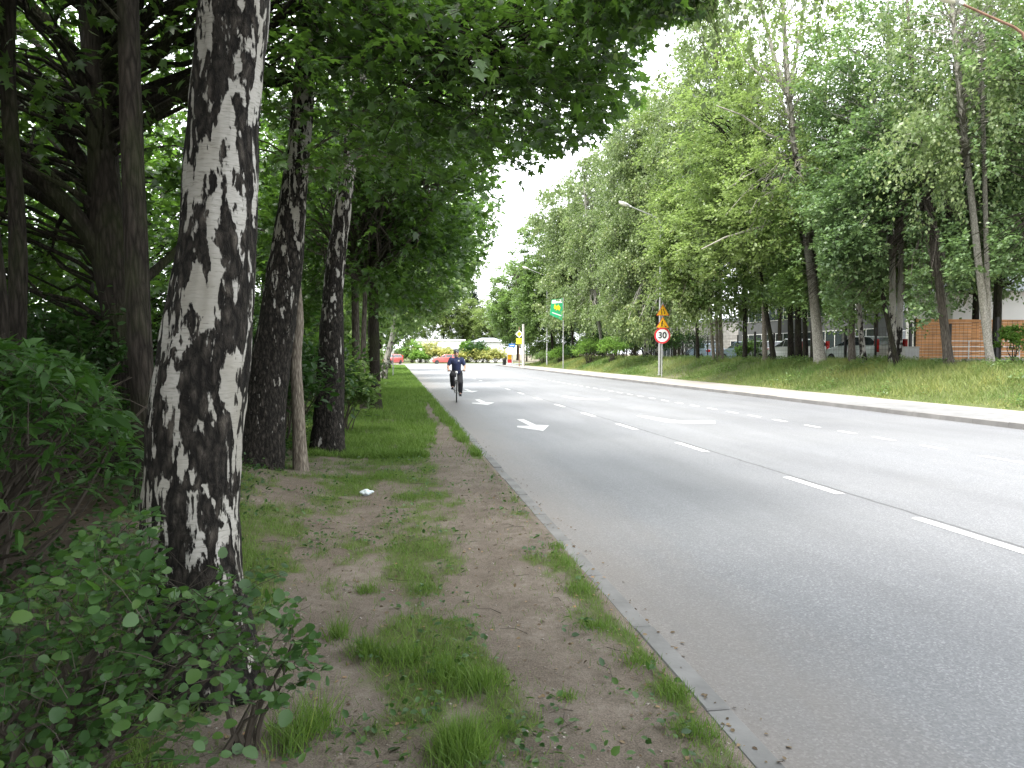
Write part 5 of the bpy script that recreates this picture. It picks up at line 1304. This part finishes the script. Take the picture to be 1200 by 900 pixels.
man = thing('person', 'cyclist in navy polo shirt and black trousers riding towards the viewer', 'person', (bx, by, .004), turn)
hip = [(-.095, .21, .93), (.095, .21, .93)]; knee = [(-.14, -.21, .88), (.13, -.07, .62)]; ank = [(-.125, .02, .51), (.125, .20, .275)]
toe = [(-.135, -.17, .447), (.135, .05, .215)]
sh = [(-.185, .03, 1.395), (.185, .03, 1.395)]; elb = [(-.285, .01, 1.15), (.285, .01, 1.15)]; wr = [(-.262, -.21, 1.045), (.262, -.21, 1.045)]
body = MB()
cap(body, (0, .20, .96), (0, .10, 1.12), .145, .135); cap(body, (0, .10, 1.12), (0, .05, 1.30), .135, .15); cap(body, (-.12, .04, 1.36), (.12, .04, 1.36), .085, .085)
cap(body, (0, .035, 1.40), (0, .0, 1.53), .060, .052)
hc = np.array([0, -.025, 1.605])
body.ell(hc, (.074, .092, .108), 20, 14); body.ell(hc+[0, -.045, -.055], (.052, .050, .052), 16, 10)
body.tube([hc+[0, -.088, .022], hc+[0, -.103, -.005], hc+[0, -.112, -.026]], [.008, .012, .015], 8); body.ell(hc+[0, -.108, -.026], (.017, .014, .012), 10, 6)
for s_ in (-1, 1): body.ell(hc+[s_*.076, .005, -.005], (.010, .020, .030), 10, 8)
body.ell(hc+[0, -.088, -.060], (.024, .012, .010), 10, 6)
for i in (0, 1):
    s_ = (-1, 1)[i]
    cap(body, hip[i], knee[i], .085, .058); cap(body, knee[i], ank[i], .055, .036); cap(body, ank[i], toe[i], .036, .030)
    cap(body, sh[i], elb[i], .052, .040); cap(body, elb[i], wr[i], .040, .027)
    pal = np.array([s_*.252, -.250, 1.052]); cap(body, wr[i], pal, .027, .030)
    for k, (dx, ln) in enumerate([(-.030, .9), (-.010, 1.05), (.010, 1.0), (.028, .8)]):
        a = pal+[dx, -.012, .008]; b1 = a+[0, -.030*ln, .002]; b2 = b1+[0, -.014*ln, -.024*ln]; b3 = b2+[0, .016*ln, -.018*ln]
        for u_, v_, r1, r2 in ((a, b1, .0095, .009), (b1, b2, .009, .0085), (b2, b3, .0085, .0075)): cap(body, u_, v_, r1, r2, 8, 3)
    a = pal+[-s_*.022, .008, -.004]; b1 = a+[-s_*.022, -.012, -.016]; b2 = b1+[s_*.004, -.022, -.016]
    cap(body, a, b1, .011, .0095, 8, 3); cap(body, b1, b2, .0095, .008, 8, 3)
solid(body, 'body', MAT['skin'], man, .0065, 3)
q = MB()
cap(q, (0, .205, .95), (0, .10, 1.12), .162, .155); cap(q, (0, .10, 1.12), (0, .05, 1.30), .155, .168); cap(q, (-.135, .038, 1.355), (.135, .038, 1.355), .092, .092); cap(q, (0, .035, 1.39), (0, .018, 1.45), .085, .064)
for i in (0, 1):
    e2 = np.array(sh[i])+(np.array(elb[i])-np.array(sh[i]))*.62; cap(q, sh[i], e2, .072, .066)
shirt = solid(q, 'polo_shirt', MAT['navy'], man, .011, 4)
MB().box(.055, .10, -.128, -.122, 1.33, 1.365).build('chest_emblem', MAT['sign_white'], shirt)
q = MB(); cap(q, (-.06, .21, .93), (.06, .21, .93), .135, .135)
for i in (0, 1):
    cap(q, hip[i], knee[i], .115, .092); e2 = np.array(knee[i])+(np.array(ank[i])-np.array(knee[i]))*.93; cap(q, knee[i], e2, .092, .078)
solid(q, 'trousers', MAT['black_cloth'], man, .011, 4)
for i in (0, 1):
    q = MB(); a, b_ = np.array(ank[i]), np.array(toe[i]); heel = a+[0, .035, -.045]
    cap(q, heel, b_+[0, 0, 0], .040, .034); cap(q, a+[0, .01, -.02], heel, .042, .04); q.ell(b_+[0, -.02, 0], (.046, .05, .030), 12, 8); solid(q, 'shoe', MAT['shoe'], man, .008, 3)
hel = link('helmet', None, man)
q = MB(); c = hc+[0, .015, .055]; V = []; F = []; n, m_ = 28, 9
for i in range(m_):
    th = math.pi*.53*i/(m_-1)
    for k in range(n):
        a = 2*math.pi*k/n; V.append(c+[.096*math.sin(th)*math.cos(a), .128*math.sin(th)*math.sin(a), .088*math.cos(th)])
for i in range(m_-1):
    for k in range(n):
        if i in (2, 3, 4, 5) and k % 4 == 0: continue     # vent slots
        F.append((i*n+k, (i+1)*n+k, (i+1)*n+(k+1) % n, i*n+(k+1) % n))
q.add(V, F).build('shell', MAT['helmet'], hel, smooth=True)
MB().ell(c-[0, 0, .004], (.088, .118, .080), 20, 10).build('liner', MAT['helmet_light'], hel, smooth=True)
q = MB()
for s_ in (-1, 1): q.tube([c+[s_*.085, -.01, -.02], hc+[s_*.072, -.02, -.06], hc+[s_*.02, -.05, -.112]], .005, 6)
q.build('chin_strap', MAT['sign_black'], hel)
q = MB()
for s_ in (-1, 1): q.ell(hc+[s_*.034, -.090, .018], (.029, .012, .019), 12, 8).tube([hc+[s_*.060, -.075, .022], hc+[s_*.078, .0, .018]], .003, 6)
q.tube([hc+[-.01, -.10, .022], hc+[.01, -.10, .022]], .004, 6).build('sunglasses', MAT['sign_black'], man, smooth=True)
MB().ell(hc+[0, .03, .0], (.078, .080, .075), 16, 10).build('hair', MAT['hair'], man, smooth=True)
MB().ell(hc+[0, -.098, -.060], (.020, .006, .006), 10, 6).build('mouth', MAT['lip'], man, smooth=True)
# ------------------------------------------------------------------ grass and leaf litter
def blades(name, X, Y, h, w, mat, g, lean=.45, kind='blade', tint=None):
    n = len(X); Z = hz(X, Y)-.006
    pos = np.stack([X, Y, Z], -1); ax = np.stack([g.normal(0, lean, n), g.normal(0, lean, n), np.ones(n)], -1)
    nr = np.stack([g.normal(0, 1, n), g.normal(0, 1, n), np.full(n, .05)], -1)
    t = np.clip(g.uniform(0, 1, n)*.5+.5*fbm(X*1.3, Y*1.3, 61), 0, 1) if tint is None else tint
    V, F, k = leaf_arrays(kind, pos, ax, nr, h, w/h)
    return tag(link(name, np_mesh(name, V, F, mat, {'tint': np.repeat(t, k)})), kind='stuff')
g = np.random.default_rng(91)
def scatter(n, x0, x1, y0, y1, powr):
    """more points near the camera"""
    u = g.uniform(0, 1, n); Y = y0+(y1-y0)*u**powr; X = g.uniform(x0, x1, n); return X, Y
X, Y = scatter(520000, -2.2, 1.34, 1.9, 11.0, 1.5)
gm = grassiness(X, Y); k = g.uniform(0, 1, len(X)) < np.clip((gm+.12)*.95, .03, 1)*.25
X, Y, gm = X[k], Y[k], gm[k]
h = np.clip(.03+.035*np.clip(gm, 0, 1.0)+.025*fbm(X*2.4, Y*2.4, 66), .02, .2)*g.uniform(.4, 1.5, len(X))
blades('verge_grass', X, Y, h, g.uniform(.0022, .0045, len(X)), MAT['grass'], g)
X, Y = scatter(260000, -4.5, 1.34, 11.0, 98, 2.2)
gm = grassiness(X, Y); k = g.uniform(0, 1, len(X)) < np.clip((gm-.05)*1.8, .01, 1)*.8
X, Y, gm = X[k], Y[k], gm[k]
blades('verge_grass', X, Y, np.clip(.07+.06*fbm(X, Y, 67), .03, .2)*g.uniform(.6, 1.4, len(X)), .004+.00042*Y, MAT['grass'], g)
X, Y = scatter(150000, -1.9, 1.27, 1.9, 13.0, 1.5); gm = grassiness(X, Y)
k = g.uniform(0, 1, len(X)) < np.clip((gm+.75)*.5, .02, .5)*sstep(.44, .60, fbm(X*4.5, Y*4.5, 68, 3)); X, Y = X[k], Y[k]
blades('trodden_grass', X, Y, .012+.026*g.uniform(0, 1, len(X))**1.5, g.uniform(.002, .0038, len(X)), MAT['grass'], g, .9)
# individual tall tufts
TU = [(540, 884, .11, .17, 900), (432, 765, .10, .13, 420), (470, 770, .12, .11, 380), (560, 805, .15, .10, 560), (520, 790, .13, .10, 420), (340, 868, .10, .22, 260), (372, 850, .09, .2, 200), (395, 745, .07, .15, 160),
      (590, 862, .07, .07, 200), (700, 735, .10, .06, 260), (665, 820, .05, .05, 120), (820, 858, .10, .07, 300), (750, 775, .11, .06, 320), (790, 812, .10, .07, 300), (655, 640, .10, .06, 240), (680, 690, .12, .06, 260), (478, 585, .14, .10, 300), (450, 560, .16, .10, 300), (500, 690, .10, .08, 220), (430, 690, .07, .10, 160)]
XX, YY, HH, TT = [], [], [], []
for (u, v, r, hh, n) in TU:
    P = at_z(u, v, .06); a = g.normal(0, r*.6, n); b_ = g.normal(0, r*.6, n)
    XX.append(P[0]+a); YY.append(P[1]+b_); HH.append(hh*g.uniform(.5, 1.3, n)*np.exp(-(a*a+b_*b_)/(2*r*r))); TT.append(np.clip(g.normal(.42, .2, n), 0, 1))
X, Y, H, T_ = (np.concatenate(q) for q in (XX, YY, HH, TT)); k = X < 1.36
blades('grass_tufts', X[k], Y[k], np.maximum(H[k], .02), g.uniform(.0025, .005, k.sum()), MAT['grass'], g, .35, tint=T_[k])
# broad leaved weeds low in the grass
X, Y = scatter(9000, -2.4, 1.3, 1.9, 12, 1.4); gm = grassiness(X, Y); k = (fbm(X*3, Y*3, 71) > .56) & (gm > -.6); X, Y = X[k], Y[k]; n = len(X)
pos = np.stack([X, Y, hz(X, Y)+g.uniform(.005, .06, n)], -1); ax = np.stack([g.normal(0, 1, n), g.normal(0, 1, n), g.uniform(.0, .6, n)], -1); nr = np.stack([g.normal(0, .4, n), g.normal(0, .4, n), np.ones(n)], -1)
V, F, kk = leaf_arrays('oval', pos, ax, nr, g.uniform(.018, .05, n)); tag(link('ground_weeds', np_mesh('ground_weeds', V, F, MAT['sapling'], {'tint': np.repeat(g.uniform(0, 1, n), kk)})), kind='stuff')
# bank across the road
X = 15.95+g.uniform(0, 1, 230000)**.9*7.0; Y = 6+g.uniform(0, 1, 230000)**1.6*90
dens = fbm(X*.45, Y*.35, 73); k = g.uniform(0, 1, len(X)) < np.clip((dens-.22)*2.6, .15, 1); k &= hz(X, Y) > .03; X, Y = X[k], Y[k]
tt = np.clip(1.9*(fbm(X*.5, Y*.4, 75, 5)-.5)+.5+g.normal(0, .17, len(X)), 0, 1)
blades('bank_grass', X, Y, np.clip(.05+.34*fbm(X*.6, Y*.5, 74)*sstep(15.9, 16.9, X), .05, .5)*g.uniform(.5, 1.35, len(X)), .007+.00032*Y, MAT['bank_grass'], g, .45, tint=tt)
X = 16.2+g.uniform(0, 1, 5200)*6; Y = 8+g.uniform(0, 1, 5200)**1.4*50; k = fbm(X*.9, Y*.9, 78) > .60; X, Y = X[k], Y[k]
X = np.repeat(X, 14)+g.normal(0, .13, len(X)*14); Y = np.repeat(Y, 14)+g.normal(0, .13, len(Y)*14); n = len(X)
pos = np.stack([X, Y, hz(X, Y)+g.uniform(.02, .32, n)], -1); ax = np.stack([g.normal(0, 1, n), g.normal(0, 1, n), g.uniform(-.1, .8, n)], -1); nr = np.stack([g.normal(0, .5, n), g.normal(0, .5, n), np.ones(n)], -1)
V, F, kk = leaf_arrays('oval', pos, ax, nr, g.uniform(.06, .13, n), .8); tag(link('bank_weeds', np_mesh('bank_weeds', V, F, MAT['midgreen'], {'tint': np.repeat(g.uniform(0, 1, n), kk)})), kind='stuff')
# ivy and weeds on the shaded floor of the belt
X = -1.1-g.uniform(0, 1, 60000)**1.5*7; Y = 1.9+g.uniform(0, 1, 60000)**1.5*34; k = (fbm(X*.8, Y*.8, 81) > .36) & (g.uniform(0, 1, 60000) < sstep(-1.0, -2.0, X)); X, Y = X[k], Y[k]; n = len(X)
pos = np.stack([X, Y, hz(X, Y)+g.uniform(.01, .22, n)], -1); ax = np.stack([g.normal(0, 1, n), g.normal(0, 1, n), g.uniform(-.1, .6, n)], -1); nr = np.stack([g.normal(0, .5, n), g.normal(0, .5, n), np.ones(n)], -1)
V, F, kk = leaf_arrays('oval', pos, ax, nr, g.uniform(.03, .065, n)); tag(link('undergrowth', np_mesh('undergrowth', V, F, MAT['ivy'], {'tint': np.repeat(g.uniform(0, 1, n), kk)})), kind='stuff')
# dry leaves, bark flakes, twigs
X, Y = scatter(4200, -2.8, 1.6, 1.9, 14, 1.5); n = len(X)
X = np.where(g.uniform(0, 1, n) < .12, 1.2+g.normal(0, .12, n), X)
Zl = np.where((X > XK0) & (X < XK1), .052, np.where(X >= XK1, .006, hz(X, Y)+.004))
pos = np.stack([X, Y, Zl], -1); ax = np.stack([g.normal(0, 1, n), g.normal(0, 1, n), g.normal(0, .12, n)], -1); nr = np.stack([g.normal(0, .3, n), g.normal(0, .3, n), np.ones(n)], -1)
V, F, kk = leaf_arrays('oval', pos, ax, nr, g.uniform(.006, .032, n)); tag(link('fallen_leaves', np_mesh('fallen_leaves', V, F, MAT['dry'], {'tint': np.repeat(g.uniform(0, 1, n)**1.4, kk)})), kind='stuff')
n = 2600; X = g.uniform(-2.2, 1.3, n); Y = 1.9+g.uniform(0, 1, n)**1.6*11; k = grassiness(X, Y) < .35; X, Y = X[k], Y[k]; n = len(X)
s_ = .0025+.007*g.uniform(0, 1, n)**3; Z = hz(X, Y)+s_*.25
O = np.array([(1, 0, 0), (0, 1, 0), (-1, 0, 0), (0, -1, 0), (0, 0, .8), (0, 0, -.8)])*np.array([1.2, .9, .8])
V = np.stack([X, Y, Z], -1)[:, None, :]+(O[None]+g.normal(0, .2, (n, 6, 3)))*s_[:, None, None]
F = np.array([(0, 1, 4), (1, 2, 4), (2, 3, 4), (3, 0, 4), (1, 0, 5), (2, 1, 5), (3, 2, 5), (0, 3, 5)])
tag(link('pebbles', np_mesh('pebbles', V.reshape(-1, 3), (F[None]+(np.arange(n)*6)[:, None, None]).reshape(-1, 3), simple('pebble', (.27, .245, .215), .9, var=.4, scale=40), smooth=True)), kind='stuff')
q = MB()
for _ in range(150):
    x, y = g.uniform(-1.9, 1.25), 1.9+g.uniform(0, 1)**1.4*8; a = g.uniform(0, 6.28); L = g.uniform(.03, .2); z = float(hz(np.array(x), np.array(y)))+.006
    q.tube([(x, y, z), (x+.5*L*math.cos(a), y+.5*L*math.sin(a), z+.006), (x+L*math.cos(a+.3), y+L*math.sin(a+.3), z)], [.002, .0016, .0008], 5)
tag(q.build('fallen_twigs', MAT['twig']), kind='stuff')

# ------------------------------------------------------------------ sky, sun, air
SUN_EL, SUN_AZ = R(64), R(-135)        # azimuth from +y towards +x: the sun stands behind the left-hand trees
W = bpy.data.worlds.new('World'); SC.world = W; W.use_nodes = True; nt = W.node_tree
bg = nt.nodes['Background']
sky = nt.nodes.new('ShaderNodeTexSky'); sky.sky_type = 'NISHITA'; sky.sun_disc = False
sky.sun_elevation = SUN_EL; sky.sun_rotation = SUN_AZ; sky.dust_density = 3.0; sky.air_density = 1.2; sky.altitude = 100
tc = nt.nodes.new('ShaderNodeTexCoord')
cl = nd(nt, 'ShaderNodeTexNoise', {'Vector': nd(nt, 'ShaderNodeMapping', {'Vector': tc.outputs['Generated'], 'Scale': (1, 1, 2.5)}).outputs[0], 'Scale': 2.2, 'Detail': 6.0, 'Roughness': .6}).outputs[0]
cover = ramp(nt, cl, [(.30, .72), (.55, .97)])
nt.links.new(mixc(nt, cover, sky.outputs[0], (13.5, 13.9, 14.4)), bg.inputs['Color'])
bg.inputs['Strength'].default_value = .09
sd = bpy.data.lights.new('sun', 'SUN'); sd.energy = 3.4; sd.angle = R(26); sd.color = (1, .955, .88)
so = bpy.data.objects.new('sun', sd); COL.objects.link(so)
dirv = Vector((math.sin(SUN_AZ)*math.cos(SUN_EL), math.cos(SUN_AZ)*math.cos(SUN_EL), math.sin(SUN_EL)))
so.rotation_euler = dirv.to_track_quat('Z', 'Y').to_euler()
USE_HAZE = False
if USE_HAZE:
    hb_ = MB().box(-140, 140, -60, 240, -1.2, 33).build('haze', bpy.data.materials.new('haze_air'))
    hm = hb_.data.materials[0]; hm.use_nodes = True; hn = hm.node_tree
    for n_ in list(hn.nodes):
        if n_.type != 'OUTPUT_MATERIAL': hn.nodes.remove(n_)
    pv = nd(hn, 'ShaderNodeVolumePrincipled', {'Color': (.92, .95, 1, 1), 'Density': .0007})
    hn.links.new(pv.outputs[0], [n_ for n_ in hn.nodes if n_.type == 'OUTPUT_MATERIAL'][0].inputs['Volume']); tag(hb_, kind='stuff')

SC.view_settings.view_transform = 'Standard'; SC.view_settings.look = 'None'
SC.view_settings.exposure = 1.72; SC.view_settings.gamma = 1.0; SC.view_settings.use_curve_mapping = False
cy = SC.cycles
cy.max_bounces = 10; cy.diffuse_bounces = 6; cy.glossy_bounces = 2; cy.transmission_bounces = 4; cy.transparent_max_bounces = 8; cy.volume_bounces = 0
cy.use_denoising = True; cy.sample_clamp_indirect = 6
SC.render.use_persistent_data = False
